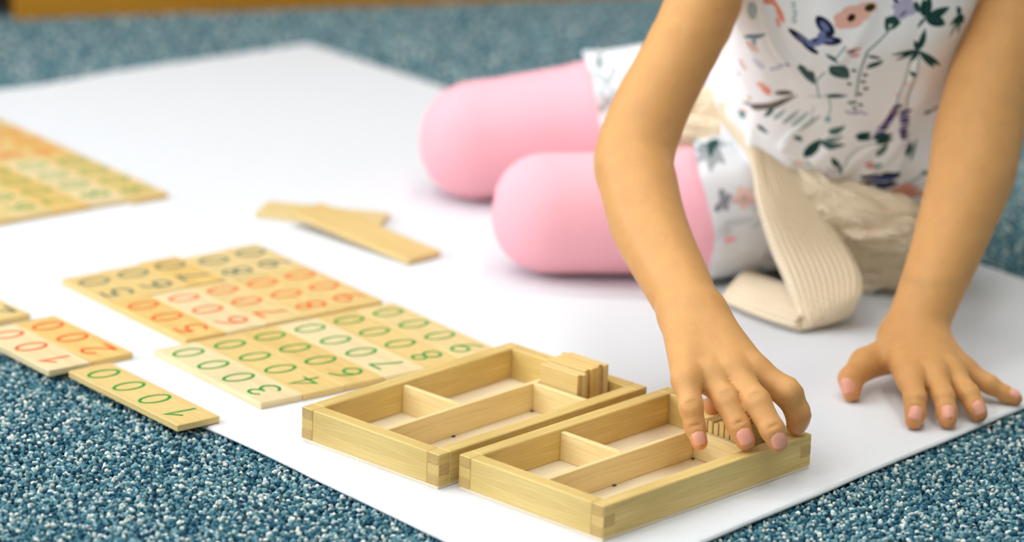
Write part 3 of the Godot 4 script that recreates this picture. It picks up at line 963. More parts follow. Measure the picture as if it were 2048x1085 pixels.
func build_cards() -> void:
	var a := 0.904
	var u := u_of(a)
	var v := v_of(a)
	var o := Vector3(-0.2544, 0, -2.7856)
	var names := {3: "lowest on the left", 4: "next to the 3000 card", 6: "between the 4000 and 7000 cards", 7: "between the 6000 and 8000 cards", 8: "half hidden by the left tray's rim", 9: "last of its row, under the tray's back corner"}
	var tones := [2, 0, 3, 2, 0, 4]
	var k := 0
	for n in [3, 4, 6, 7, 8, 9]:
		card(4, "%d000" % n, "green", tones[k], o + v * CARD_W * k + u * 0.0006 * (k % 2), a, "wooden card with %s thousand in green, %s" % [WORD[n], names[n]], "thousands cards in the middle block")
		k += 1
	var oh := o + u * -0.1768 + v * 0.0317
	tones = [1, 2, 4, 0, 0]
	for i in 5:
		card(3, "%d00" % (i + 5), "orange", tones[i], oh + v * CARD_W * i + u * (CELL_U * 2.0 + 0.0008 * (i % 2)), a, "wooden card with %s hundred in orange, in the middle block" % WORD[i + 5], "hundreds cards in the middle block")
	tones = [0, 0, 1, 4, 4]
	for i in 5:
		card(2, "%d0" % (i + 5), "blue", tones[i], oh + v * CARD_W * i + u * [0.0, -0.001, -0.004, 0.003, 0.001][i], a, "short wooden card with %s in dark print, back row of the middle block" % TENS[i], "tens cards in the middle block")
	# the row at the edge of the mat
	card(4, "1000", "green", 0, Vector3(-0.3094, 0.0006, -2.7308), 0.885, "wooden card with green 1000 jutting over the mat's edge", "cards at the mat's near edge")
	card(3, "100", "orange", 2, Vector3(-0.387, 0.0003, -2.8103), 0.895, "pale wooden card with red 100 at the left edge of the picture", "cards at the mat's near edge")
	card(3, "200", "orange", 1, Vector3(-0.3608, 0, -2.8338), 0.8735, "yellowish wooden card with red 200 beside the 100 card", "cards at the mat's near edge")
	var e := Vector3(-0.3515, 0.0, -2.8577)
	card(2, "20", "blue", 0, e - u_of(0.87) * CELL_U * 2.0 - v_of(0.87) * CARD_W, 0.87, "wooden card with a dark 20, its corner just in view behind the 200 card", "cards at the mat's near edge")
	# the far block, out of focus at the left edge
	var p := Vector3(-0.3914, 0, -3.2663)
	var b := 0.90
	for i in 5:
		var q := p - v_of(b) * CARD_W * (4 - i) + u_of(b) * (0.0 if i == 4 else -0.006)
		card(4, "%d000" % (i + 5), "green", [0, 4, 1, 2, 0][i], q, b, "blurred wooden card with %s thousand in green, in the far block at left" % WORD[i + 5], "thousands cards in the far block")
		card(3, "%d00" % (i + 5), "orange", [1, 0, 1, 0, 1][i], q - u_of(b) * CELL_U * 3.02, b, "blurred wooden card with %s hundred in orange, in the far block at left" % WORD[i + 5], "hundreds cards in the far block")
		card(2, "%d0" % (i + 5), "blue", [0, 0, 1, 0, 0][i], q - u_of(b) * CELL_U * 5.04, b, "blurred wooden card with %s in dark print, back of the far block" % TENS[i], "tens cards in the far block")
	# two loose cards, face down, one resting across the other
	card(3, "", "green", 4, Vector3(-0.2062, 0, -3.1358), 0.2222, "loose blank card lying flat under the tilted one, by the knees", "loose cards face down")
	var t := card(4, "", "green", 0, Vector3(-0.1782, 0.0083, -3.1169), 0.7613, "loose blank card lying tilted across another, by the knees", "loose cards face down")
	t.rotation.z = -0.058


# ---------------------------------------------------------------- the trays
const TRAY_B := 0.1288
const TRAY_L := 0.2072
const TRAY_H := 0.02445
const TRAY_T := 0.0105


func tray(label: String, pos: Vector3, turn: float) -> Node3D:
	# local x runs across the tray (u), local -z along it (v); finger-jointed corners
	var o := thing("sorting_tray", label, "tray", pos, "wooden sorting trays")
	o.rotation.y = -turn
	var h := TRAY_H
	var y0 := 0.0022
	var hh := h - y0
	var third := hh / 3.0
	var turn_z := Basis(Vector3.UP, PI / 2.0)
	for side in [0, 1]:
		# long walls: their fingers show at top and bottom of the short sides
		var st := SurfaceTool.new()
		st.begin(Mesh.PRIMITIVE_TRIANGLES)
		box_into(st, Vector3.ZERO, Vector3(TRAY_L - 2.0 * TRAY_T, hh, TRAY_T), 0.0006)
		for e in [-1.0, 1.0]:
			for lv in [-1.0, 1.0]:
				box_into(st, Vector3(e * (TRAY_L - TRAY_T) / 2.0, lv * third, 0), Vector3(TRAY_T, third, TRAY_T), 0.0005)
		var x := TRAY_T / 2.0 if side == 0 else TRAY_B - TRAY_T / 2.0
		var w := part("long_wall", st.commit(), M.tray, o, Transform3D(turn_z, Vector3(x, y0 + hh / 2.0, -TRAY_L / 2.0)))
		for e in [-1.0, 1.0]:
			for lv in [-1.0, 1.0]:
				part("joint_end", box_mesh(Vector3(0.0004, third - 0.0008, TRAY_T - 0.0008), 0.0001), M.end_grain, w, at(e * (TRAY_L / 2.0), lv * third, 0))
		# short walls: their middle finger reaches through
		st = SurfaceTool.new()
		st.begin(Mesh.PRIMITIVE_TRIANGLES)
		box_into(st, Vector3.ZERO, Vector3(TRAY_B - 2.0 * TRAY_T, hh, TRAY_T), 0.0006)
		for e in [-1.0, 1.0]:
			box_into(st, Vector3(e * (TRAY_B - TRAY_T) / 2.0, 0, 0), Vector3(TRAY_T, third, TRAY_T), 0.0004)
		var z := -TRAY_T / 2.0 if side == 0 else -TRAY_L + TRAY_T / 2.0
		w = part("short_wall", st.commit(), M.tray, o, at(TRAY_B / 2.0, y0 + hh / 2.0, z))
		for e in [-1.0, 1.0]:
			part("joint_end", box_mesh(Vector3(0.0004, third - 0.0008, TRAY_T - 0.0008), 0.0001), M.end_grain, w, at(e * (TRAY_B / 2.0), 0, 0))
	part("bottom_panel", box_mesh(Vector3(TRAY_L - 0.0012, 0.0022, TRAY_B - 0.0012), 0.0003), M.tray_floor, o, Transform3D(turn_z, Vector3(TRAY_B / 2.0, 0.0011, -TRAY_L / 2.0)))
	# dividers: one along the middle, a crossing piece in each half
	var dh := hh - 0.0022
	var inner_l := TRAY_L - 2.0 * TRAY_T
	part("divider", box_mesh(Vector3(inner_l, dh, 0.004), 0.0004), M.tray_pale, o, Transform3D(turn_z, Vector3(TRAY_B / 2.0 + 0.001, y0 + dh / 2.0, -TRAY_L / 2.0)))
	var xa := TRAY_T
	var xm := TRAY_B / 2.0 + 0.001
	part("divider", box_mesh(Vector3(xm - xa - 0.002, dh, 0.004), 0.0004), M.tray_pale, o, at((xa + xm - 0.002) / 2.0, y0 + dh / 2.0, -TRAY_T - inner_l * 0.42))
	var fluff := RandomNumberGenerator.new()
	fluff.seed = 5
	for q in [Vector2(xm + 0.0037, -TRAY_T - inner_l * 0.80 + 0.0037), Vector2(xm + 0.0033, -TRAY_T - inner_l * 0.36)]:
		var lint := []
		for r in 5:
			var ring := []
			for k in 9:
				var w := sin((r + 0.2) / 4.4 * PI) * fluff.randf_range(0.6, 1.2)
				ring.append(Vector3(w * cos(k * TAU / 9) * 0.0010, 0.0005 * (r - 2) * 0.7, w * sin(k * TAU / 9) * 0.0017))
			lint.append(ring)
		part("lint", skin(lint, true, func(_c, _r, _p): return Vector2.ZERO, true), M.lint, o, at(q.x, y0 + 0.0006, q.y))
	part("divider", box_mesh(Vector3(TRAY_B - TRAY_T - xm - 0.002, dh, 0.004), 0.0004), M.tray_pale, o, at((xm + 0.002 + TRAY_B - TRAY_T) / 2.0, y0 + dh / 2.0, -TRAY_T - inner_l * 0.80))
	return o


func build_trays() -> void:
	var p1 := Vector3(-0.1387, 0, -2.6197)
	var a1 := 0.7401
	tray("pale wooden compartment tray between the green cards and the other tray", p1, a1)
	var p2 := Vector3(-0.0304, 0, -2.5361)
	var a2 := 0.7497
	tray("pale wooden compartment tray nearest the camera, under the child's hand", p2, a2)
	# cards standing in the end compartment of the left tray, faces along the tray
	var order := ["first", "second", "third", "fourth", "fifth", "sixth", "seventh"]
	var tall := [0.0330, 0.0326, 0.0345, 0.0350, 0.0347, 0.0354, 0.0349]
	for k in 7:
		var o := thing("small_card", "small wooden card standing in the left tray, %s from its pack's front" % order[k], "card", p1 + u_of(a1) * (0.0852 + 0.0012 * sin(k * 2.3)) + v_of(a1) * (0.1660 + 0.00445 * k) + Vector3.UP * 0.0024, "small cards standing in the left tray")
		o.rotation.y = -a1
		part("board", box_mesh(Vector3(0.0352, tall[k], 0.0041), 0.0004, Vector3(0, tall[k] / 2.0, 0)), M["card_%d" % [0, 4, 0, 1, 0, 3, 4][k]], o)
	# cards in the near tray, faces across it, leaning a little
	for k in 6:
		var o := thing("small_card", "small wooden card under the child's hand, %s from the tray's middle divider" % order[k], "card", p2 + u_of(a2) * (0.0720 + 0.0050 * k) + v_of(a2) * 0.1775 + Vector3.UP * 0.0024, "small cards standing in the near tray")
		o.rotation.y = -a2 + PI / 2.0
		o.rotation.x = 0.0
		var up: float = [0.0270, 0.0276, 0.0272, 0.0300, 0.0330, 0.0336][k]
		part("board", box_mesh(Vector3(0.0300, up, 0.0042), 0.0004, Vector3(0, up / 2.0, 0)), M["card_%d" % [0, 3, 0, 1, 0, 3][k]], o)


# ---------------------------------------------------------------- the mat and the carpet
const MAT := [Vector2(0.043, -2.355), Vector2(0.512, -2.923), Vector2(-0.196, -3.705), Vector2(-0.752, -3.273)]
const MAT_T := 0.0042


func in_mat(p: Vector2, inset: float) -> bool:
	for i in 4:
		var a: Vector2 = MAT[i]
		var e: Vector2 = MAT[(i + 1) % 4] - a
		if e.cross(p - a) / e.length() > -inset:
			return false
	return true


func build_mat() -> void:
	# a thick cloth: top at y = 0, rounded edges, its outline a little uneven
	var turn := 0.8804
	var o := thing("work_mat", "white ribbed cotton work mat spread on the blue carpet", "mat", Vector3(0.043, -MAT_T, -2.355))
	o.rotation.y = turn
	var inv := Transform3D(Basis(Vector3.UP, turn), o.position).affine_inverse()
	var wob := noise(31, 1.0, 3)
	var n := 60
	var rings := []
	# profile across the edge, (inset, height)
	var prof := [Vector2(0.004, 0.0), Vector2(0.0012, 0.0004), Vector2(0.0, 0.0016), Vector2(0.0003, 0.003), Vector2(0.0016, 0.0039), Vector2(0.0045, MAT_T)]
	var out := PackedVector2Array()
	for i in 4:
		for k in n:
			var p: Vector2 = MAT[i].lerp(MAT[(i + 1) % 4], float(k) / n)
			var e: Vector2 = (MAT[(i + 1) % 4] - MAT[i]).normalized()
			var mid := sin(PI * k / n)
			var amp := 0.007 if i >= 1 else 0.0012
			p += Vector2(-e.y, e.x) * wob.get_noise_2d(i * 40.0 + k * 0.09, 3.0) * amp * mid
			out.append(p)
	var c := Vector2.ZERO
	for p in MAT:
		c += p / 4.0
	for q in prof:
		var ring := []
		for i in out.size():
			var t: Vector2 = (out[(i + 1) % out.size()] - out[(i - 1 + out.size()) % out.size()]).normalized()
			var nrm := Vector2(-t.y, t.x)
			if nrm.dot(c - out[i]) < 0.0:
				nrm = -nrm
			var p: Vector2 = out[i] + nrm * q.x
			ring.append(inv * Vector3(p.x, q.y - MAT_T, p.y))
		rings.append(ring)
	# the top
	for s in [0.9, 0.5, 0.02]:
		var ring := []
		for i in out.size():
			var p: Vector2 = c.lerp(out[i], s)
			ring.append(inv * Vector3(p.x, 0.0, p.y))
		rings.append(ring)
	part("cloth", skin(rings, true, func(_c, _r, p): return Vector2(p.x, p.z), true), M.mat, o)


func build_carpet() -> void:
	struct("floor", box_mesh(Vector3(6.4, 0.1, 7.4), 0.001), M.carpet, "blue-grey flecked carpet floor", "floor", at(0, -0.0585, -1.6))
	# loop pile: small tufts, each of one yarn colour
	var tuft := ArrayMesh.new()
	var rings := []
	for r in 5:
		var ring := []
		var ph := (r / 4.0) * PI * 0.92 + 0.06
		for k in 7:
			ring.append(Vector3(sin(ph) * cos(k * TAU / 7), cos(ph) * -1.0, sin(ph) * sin(k * TAU / 7)))
		rings.append(ring)
	tuft = skin(rings, true, func(_c, _r, _p): return Vector2.ZERO, true)
	var yarn := [Color(0.016, 0.064, 0.106), Color(0.029, 0.105, 0.162), Color(0.058, 0.173, 0.223), Color(0.130, 0.272, 0.312), Color(0.260, 0.408, 0.424), Color(0.546, 0.618, 0.580), Color(0.754, 0.766, 0.670)]
	var share := [0.13, 0.28, 0.45, 0.63, 0.81, 0.94, 1.01]
	var rng := RandomNumberGenerator.new()
	rng.seed = 77
	var clump := noise(19, 150.0, 2)
	var buf := PackedFloat32Array()
	var step := 0.0031
	var count := 0
	for zi in int(2.40 / step):
		for xi in int(2.3 / step):
			var x := -1.15 + (xi + rng.randf()) * step
			var z := -4.30 + (zi + rng.randf()) * step
			# what the view and its surroundings can take in
			if absf(x) > 0.42 - z * 0.165 or in_mat(Vector2(x, z), 0.008):
				continue
			var pick := clampf(0.52 + (rng.randf() - 0.5) * 0.34 + clump.get_noise_2d(x, z) * 0.85, 0.0, 1.0)
			var c: Color = yarn[6]
			for j in 7:
				if pick < share[j]:
					c = yarn[j]
					break
			var sx := rng.randf_range(0.0015, 0.0026)
			var sy := rng.randf_range(0.0012, 0.0021)
			var sz := rng.randf_range(0.0010, 0.0015)
			var b := Basis.from_euler(Vector3(rng.randf_range(-0.5, 0.5), rng.randf() * TAU, rng.randf_range(-0.5, 0.5))).scaled_local(Vector3(sx, sy, sz))
			var y := -0.0070 + rng.randf_range(0.0004, 0.0018)
			buf.append_array(PackedFloat32Array([b.x.x, b.y.x, b.z.x, x, b.x.y, b.y.y, b.z.y, y, b.x.z, b.y.z, b.z.z, z, c.r, c.g, c.b, 1.0]))
			count += 1
	var mm := MultiMesh.new()
	mm.transform_format = MultiMesh.TRANSFORM_3D
	mm.use_colors = true
	mm.mesh = tuft
	mm.instance_count = count
	mm.buffer = buf
	var o := MultiMeshInstance3D.new()
	o.name = "carpet_pile"
	o.multimesh = mm
	o.material_override = M.pile
	tag(o, "flecked blue and grey loop pile of the carpet around the mat", "carpet", "", "stuff")
	add_child(o, true)


# ---------------------------------------------------------------- the child
const R_SHOULDER := Vector3(0.1340, 0.2880, -2.920)
const L_SHOULDER := Vector3(0.3470, 0.2740, -2.980)
const WAIST := Vector3(0.262, 0.125, -3.06)
const CHEST_TOP := Vector3(0.240, 0.281, -2.95)

const R_ARM := [
	[Vector3(0.1335, 0.2884, -2.9200), 0.0291],
	[Vector3(0.1319, 0.2501, -2.8930), 0.0271],
	[Vector3(0.1105, 0.2085, -2.8620), 0.0259],
	[Vector3(0.0953, 0.1819, -2.8400), 0.0268],
	[Vector3(0.0839, 0.1523, -2.8130), 0.0278],
	[Vector3(0.0877, 0.1384, -2.7900), 0.0269],
	[Vector3(0.0935, 0.1219, -2.7620), 0.0263],
	[Vector3(0.1018, 0.1099, -2.7350), 0.0247],
	[Vector3(0.1126, 0.0978, -2.7030), 0.0228],
	[Vector3(0.1192, 0.0903, -2.6820), 0.0213],
	[Vector3(0.1257, 0.0848, -2.6620), 0.0198],
]
const L_ARM := [
	[Vector3(0.3712, 0.2801, -2.9850), 0.0341],
	[Vector3(0.3649, 0.2383, -2.9680), 0.0311],
	[Vector3(0.3563, 0.2082, -2.9500), 0.0311],
	[Vector3(0.3469, 0.1799, -2.9330), 0.0313],
	[Vector3(0.3392, 0.1512, -2.9140), 0.0323],
	[Vector3(0.3339, 0.1275, -2.8920), 0.0311],
	[Vector3(0.3240, 0.1049, -2.8680), 0.0280],
	[Vector3(0.3128, 0.0798, -2.8430), 0.0250],
	[Vector3(0.3003, 0.0554, -2.8180), 0.0223],
	[Vector3(0.2894, 0.0343, -2.7970), 0.0211],
]
const R_HAND := {
	"palm": [
		[Vector3(0.1167, 0.0838, -2.6640), Vector3(0.1190, 0.0640, -2.5877), 0.0150, 0.0102],
		[Vector3(0.1217, 0.0848, -2.6620), Vector3(0.1340, 0.0640, -2.5975), 0.0150, 0.0110],
		[Vector3(0.1287, 0.0848, -2.6620), Vector3(0.1494, 0.0665, -2.6012), 0.0150, 0.0114],
		[Vector3(0.1327, 0.0838, -2.6620), Vector3(0.1644, 0.0650, -2.6062), 0.0150, 0.0114],
	],
	"fingers": [
		[[Vector3(0.1190, 0.0640, -2.5877), 0.0090], [Vector3(0.1217, 0.0515, -2.5693), 0.0077], [Vector3(0.1247, 0.0395, -2.5648), 0.0067], [Vector3(0.1280, 0.0300, -2.5603), 0.0056]],
		[[Vector3(0.1340, 0.0640, -2.5975), 0.0098], [Vector3(0.1453, 0.0550, -2.5769), 0.0086], [Vector3(0.1535, 0.0410, -2.5646), 0.0076], [Vector3(0.1584, 0.0320, -2.5608), 0.0067]],
		[[Vector3(0.1494, 0.0665, -2.6012), 0.0102], [Vector3(0.1651, 0.0550, -2.5740), 0.0093], [Vector3(0.1757, 0.0410, -2.5591), 0.0080], [Vector3(0.1797, 0.0325, -2.5577), 0.0068]],
		[[Vector3(0.1644, 0.0650, -2.6062), 0.0102], [Vector3(0.1871, 0.0550, -2.5945), 0.0098], [Vector3(0.1949, 0.0405, -2.5942), 0.0082], [Vector3(0.1938, 0.0315, -2.5955), 0.0066]],
		[[Vector3(0.1528, 0.0600, -2.6769), 0.0115], [Vector3(0.1610, 0.0460, -2.6445), 0.0105], [Vector3(0.1512, 0.0400, -2.6297), 0.0085], [Vector3(0.1387, 0.0340, -2.6230), 0.0068]],
	],
	"nails": [Vector3(-0.1000, 0.6000, 0.8000), Vector3(0.0000, 0.6000, 0.8000), Vector3(0.0000, 0.6000, 0.8000), Vector3(0.9500, 0.2000, -0.1000), Vector3(0.0000, 0.0000, 0.0000)],
	"creases": [
		[Vector3(0.1249, 0.0577, -2.5635), Vector3(0.1166, 0.0560, -2.5632), 0.0006],
		[Vector3(0.1253, 0.0559, -2.5617), Vector3(0.1170, 0.0541, -2.5615), 0.0006],
		[Vector3(0.1280, 0.0431, -2.5585), Vector3(0.1209, 0.0412, -2.5580), 0.0006],
		[Vector3(0.1484, 0.0637, -2.5726), Vector3(0.1399, 0.0603, -2.5700), 0.0006],
		[Vector3(0.1495, 0.0624, -2.5707), Vector3(0.1411, 0.0589, -2.5681), 0.0006],
		[Vector3(0.1574, 0.0470, -2.5592), Vector3(0.1498, 0.0442, -2.5570), 0.0006],
		[Vector3(0.1679, 0.0648, -2.5698), Vector3(0.1591, 0.0607, -2.5668), 0.0006],
		[Vector3(0.1692, 0.0636, -2.5679), Vector3(0.1603, 0.0595, -2.5648), 0.0006],
		[Vector3(0.1797, 0.0476, -2.5535), Vector3(0.1719, 0.0443, -2.5510), 0.0006],
		[Vector3(0.1939, 0.0595, -2.6027), Vector3(0.1939, 0.0642, -2.5930), 0.0006],
		[Vector3(0.1958, 0.0579, -2.6019), Vector3(0.1959, 0.0626, -2.5922), 0.0006],
		[Vector3(0.2026, 0.0429, -2.5996), Vector3(0.2036, 0.0428, -2.5906), 0.0006],
	],
}
const L_HAND := {
	"palm": [
		[Vector3(0.2784, 0.0283, -2.7930), Vector3(0.2817, 0.0245, -2.7222), 0.0155, 0.0102],
		[Vector3(0.2854, 0.0313, -2.7950), Vector3(0.2984, 0.0250, -2.7290), 0.0155, 0.0104],
		[Vector3(0.2924, 0.0313, -2.7960), Vector3(0.3121, 0.0228, -2.7391), 0.0155, 0.0102],
		[Vector3(0.2974, 0.0293, -2.7960), Vector3(0.3217, 0.0195, -2.7607), 0.0155, 0.0096],
	],
	"fingers": [
		[[Vector3(0.2698, 0.0220, -2.7786), 0.0135], [Vector3(0.2532, 0.0200, -2.7650), 0.0112], [Vector3(0.2419, 0.0150, -2.7455), 0.0088], [Vector3(0.2422, 0.0074, -2.7394), 0.0070]],
		[[Vector3(0.2817, 0.0245, -2.7222), 0.0090], [Vector3(0.2830, 0.0183, -2.6987), 0.0078], [Vector3(0.2831, 0.0108, -2.6907), 0.0070], [Vector3(0.2819, 0.0068, -2.6852), 0.0063]],
		[[Vector3(0.2984, 0.0250, -2.7290), 0.0092], [Vector3(0.3034, 0.0183, -2.7050), 0.0077], [Vector3(0.3050, 0.0108, -2.6951), 0.0070], [Vector3(0.3058, 0.0068, -2.6888), 0.0063]],
		[[Vector3(0.3121, 0.0228, -2.7391), 0.0090], [Vector3(0.3219, 0.0168, -2.7156), 0.0076], [Vector3(0.3264, 0.0102, -2.7074), 0.0067], [Vector3(0.3288, 0.0066, -2.7043), 0.0060]],
		[[Vector3(0.3217, 0.0195, -2.7607), 0.0084], [Vector3(0.3405, 0.0130, -2.7489), 0.0065], [Vector3(0.3519, 0.0073, -2.7461), 0.0054], [Vector3(0.3589, 0.0052, -2.7432), 0.0047]],
	],
	"nails": [Vector3(-0.5500, 0.5500, 0.6000), Vector3(0.0000, 0.7500, 0.6500), Vector3(0.0000, 0.7500, 0.6500), Vector3(0.1000, 0.7500, 0.6500), Vector3(-0.1000, 0.9500, 0.3000)],
	"creases": [
		[Vector3(0.2871, 0.0259, -2.6955), Vector3(0.2786, 0.0257, -2.6952), 0.0006],
		[Vector3(0.2872, 0.0249, -2.6931), Vector3(0.2787, 0.0247, -2.6929), 0.0006],
		[Vector3(0.2870, 0.0163, -2.6857), Vector3(0.2793, 0.0166, -2.6861), 0.0006],
		[Vector3(0.3070, 0.0262, -2.7024), Vector3(0.2987, 0.0252, -2.7013), 0.0006],
		[Vector3(0.3075, 0.0253, -2.7001), Vector3(0.2992, 0.0242, -2.6989), 0.0006],
		[Vector3(0.3088, 0.0171, -2.6912), Vector3(0.3011, 0.0165, -2.6905), 0.0006],
		[Vector3(0.3255, 0.0249, -2.7140), Vector3(0.3178, 0.0234, -2.7111), 0.0006],
		[Vector3(0.3265, 0.0240, -2.7117), Vector3(0.3188, 0.0226, -2.7088), 0.0006],
		[Vector3(0.3304, 0.0164, -2.7043), Vector3(0.3237, 0.0149, -2.7015), 0.0006],
		[Vector3(0.2669, 0.0328, -2.7819), Vector3(0.2733, 0.0370, -2.7769), 0.0013],
		[Vector3(0.2733, 0.0370, -2.7769), Vector3(0.2802, 0.0388, -2.7745), 0.0013],
		[Vector3(0.2802, 0.0388, -2.7745), Vector3(0.2879, 0.0383, -2.7735), 0.0013],
		[Vector3(0.2879, 0.0383, -2.7735), Vector3(0.2953, 0.0360, -2.7745), 0.0013],
		[Vector3(0.2953, 0.0360, -2.7745), Vector3(0.3023, 0.0322, -2.7787), 0.0013],
		[Vector3(0.3023, 0.0322, -2.7787), Vector3(0.3095, 0.0256, -2.7913), 0.0013],
	],
}


func arm_bones(f: Field, right: bool) -> void:
	# the arm as a chain of short tapering bones along a smooth line
	var arm: Array = R_ARM if right else L_ARM
	var n := arm.size()
	var last: Vector3 = arm[0][0]
	var last_r: float = arm[0][1]
	for i in n - 1:
		for k in range(1, 4):
			var t := k / 3.0
			var i0 := maxi(i - 1, 0)
			var i3 := mini(i + 2, n - 1)
			var p: Vector3 = arm[i][0].cubic_interpolate(arm[i + 1][0], arm[i0][0], arm[i3][0], t)
			var r := cubic_interpolate(arm[i][1], arm[i + 1][1], arm[i0][1], arm[i3][1], t)
			f.bone(last, p, last_r, r, 0.003)
			last = p
			last_r = r


func hand_grid(right: bool, lo: Vector3, hi: Vector3) -> Field:
	var f := Field.new(lo, hi, 0.0017)
	arm_bones(f, right)
	var h: Dictionary = R_HAND if right else L_HAND
	for b in h.palm:
		f.bone(b[0], b[1], b[2], b[3], 0.010)
	f.fingers(h.fingers, 0.006, 0.0035)
	for b in h.creases:
		f.bone(b[0], b[1], b[2], b[2], 0.0022, -1)
	return f


func nail_mesh(tip: Vector3, from: Vector3, up: Vector3, r: float, r_from: float) -> ArrayMesh:
	# a plate curved over the end of the finger, its free edge a little past the tip's centre
	var d := (tip - from).normalized()
	var n := (up - d * up.dot(d)).normalized()
	var s := d.cross(n)
	var long := tip.distance_to(from)
	var rings := []
	for j in 11:
		var t := j / 10.0
		var back := lerpf(1.25, -0.55, t) * r
		var rr := lerpf(r, r_from, clampf(back / long, 0.0, 1.0))
		if back < 0.0:
			rr = sqrt(maxf(r * r - back * back, 0.0))
		var wide := 0.84 * pow(maxf(1.0 - pow(absf(t * 2.0 - 1.0), 4.0), 0.0), 0.4)
		var lift := 0.0008 * sin(PI * clampf(t * 1.15, 0.0, 1.0)) + 0.0007
		var ring := []
		for k in 11:
			var w := (k / 5.0 - 1.0)
			var a := w * wide
			var out := rr + lift * (1.0 - w * w * 0.9)
			ring.append(tip - d * back + (n * cos(a) + s * sin(a)) * out)
		rings.append(ring)
	return skin(rings, false, func(_c, _r, _p): return Vector2.ZERO)


func build_child() -> void:
	var o := thing("person", "child kneeling on the white mat in floral top and pink leggings", "person", Vector3.ZERO)
	# skin: arms, hands, trunk and head in one mesh; each hand and the head on a finer grid
	var out := [PackedVector3Array(), PackedVector3Array(), PackedInt32Array()]
	var rbox := AABB(Vector3(0.070, 0.008, -2.705), Vector3(0.160, 0.125, 0.170))
	var lbox := AABB(Vector3(0.212, -0.004, -2.835), Vector3(0.172, 0.075, 0.185))
	hand_grid(true, rbox.position, rbox.end).net(out)
	hand_grid(false, lbox.position, lbox.end).net(out)
	var ra := Field.new(Vector3(0.045, 0.05, -2.96), Vector3(0.18, 0.335, -2.62), 0.0034)
	arm_bones(ra, true)
	ra.net(out, [rbox.grow(-0.0045)])
	var la := Field.new(Vector3(0.25, 0.0, -3.03), Vector3(0.415, 0.325, -2.76), 0.0034)
	arm_bones(la, false)
	la.net(out, [lbox.grow(-0.0045)])
	var trunk := Field.new(Vector3(0.09, 0.02, -3.19), Vector3(0.40, 0.385, -2.84), 0.0065)
	trunk.bone(Vector3(0.255, 0.085, -3.09), WAIST, 0.062, 0.058, 0.02)
	trunk.bone(WAIST, Vector3(0.243, 0.235, -2.985), 0.058, 0.062, 0.03)
	trunk.bone(R_SHOULDER, L_SHOULDER + Vector3(0.02, 0, 0), 0.031, 0.031, 0.03)
	trunk.bone(Vector3(0.242, 0.27, -2.955), Vector3(0.232, 0.37, -2.91), 0.034, 0.030, 0.03)
	trunk.net(out)
	build_head(o, out)
	for i in out[0].size():
		if out[0][i].y < 0.0004:
			out[0][i].y = 0.0004
	var reds := []
	for h in [R_HAND, L_HAND]:
		for chain in h.fingers:
			for j in range(2, chain.size()):
				reds.append([chain[j][0], chain[j][1] * 1.5, 1.0 if j == chain.size() - 1 else 0.6])
	var colors := PackedColorArray()
	for p in out[0]:
		var k := 0.0
		if p.y < 0.12 and p.z > -2.86:
			for r in reds:
				k = maxf(k, r[2] * (1.0 - smoothstep(0.35, 1.0, p.distance_to(r[0]) / r[1])))
		colors.append(Color(1, 1, 1).lerp(Color(1.0, 0.72, 0.78), k * 0.9))
	var body := part("body", array_mesh(out[0], out[1], out[2], PackedVector2Array(), colors), M.skin, o)
	for h in [R_HAND, L_HAND]:
		for k in h.fingers.size():
			var chain: Array = h.fingers[k]
			if h.nails[k] == Vector3.ZERO:
				continue
			var e: Array = chain[chain.size() - 1]
			part("fingernail", nail_mesh(e[0], chain[chain.size() - 2][0], h.nails[k], e[1], chain[chain.size() - 2][1]), M.nail, body)
	build_leggings(o)
	build_shorts(o)
	build_blouse(o)
	build_cardigan(o)


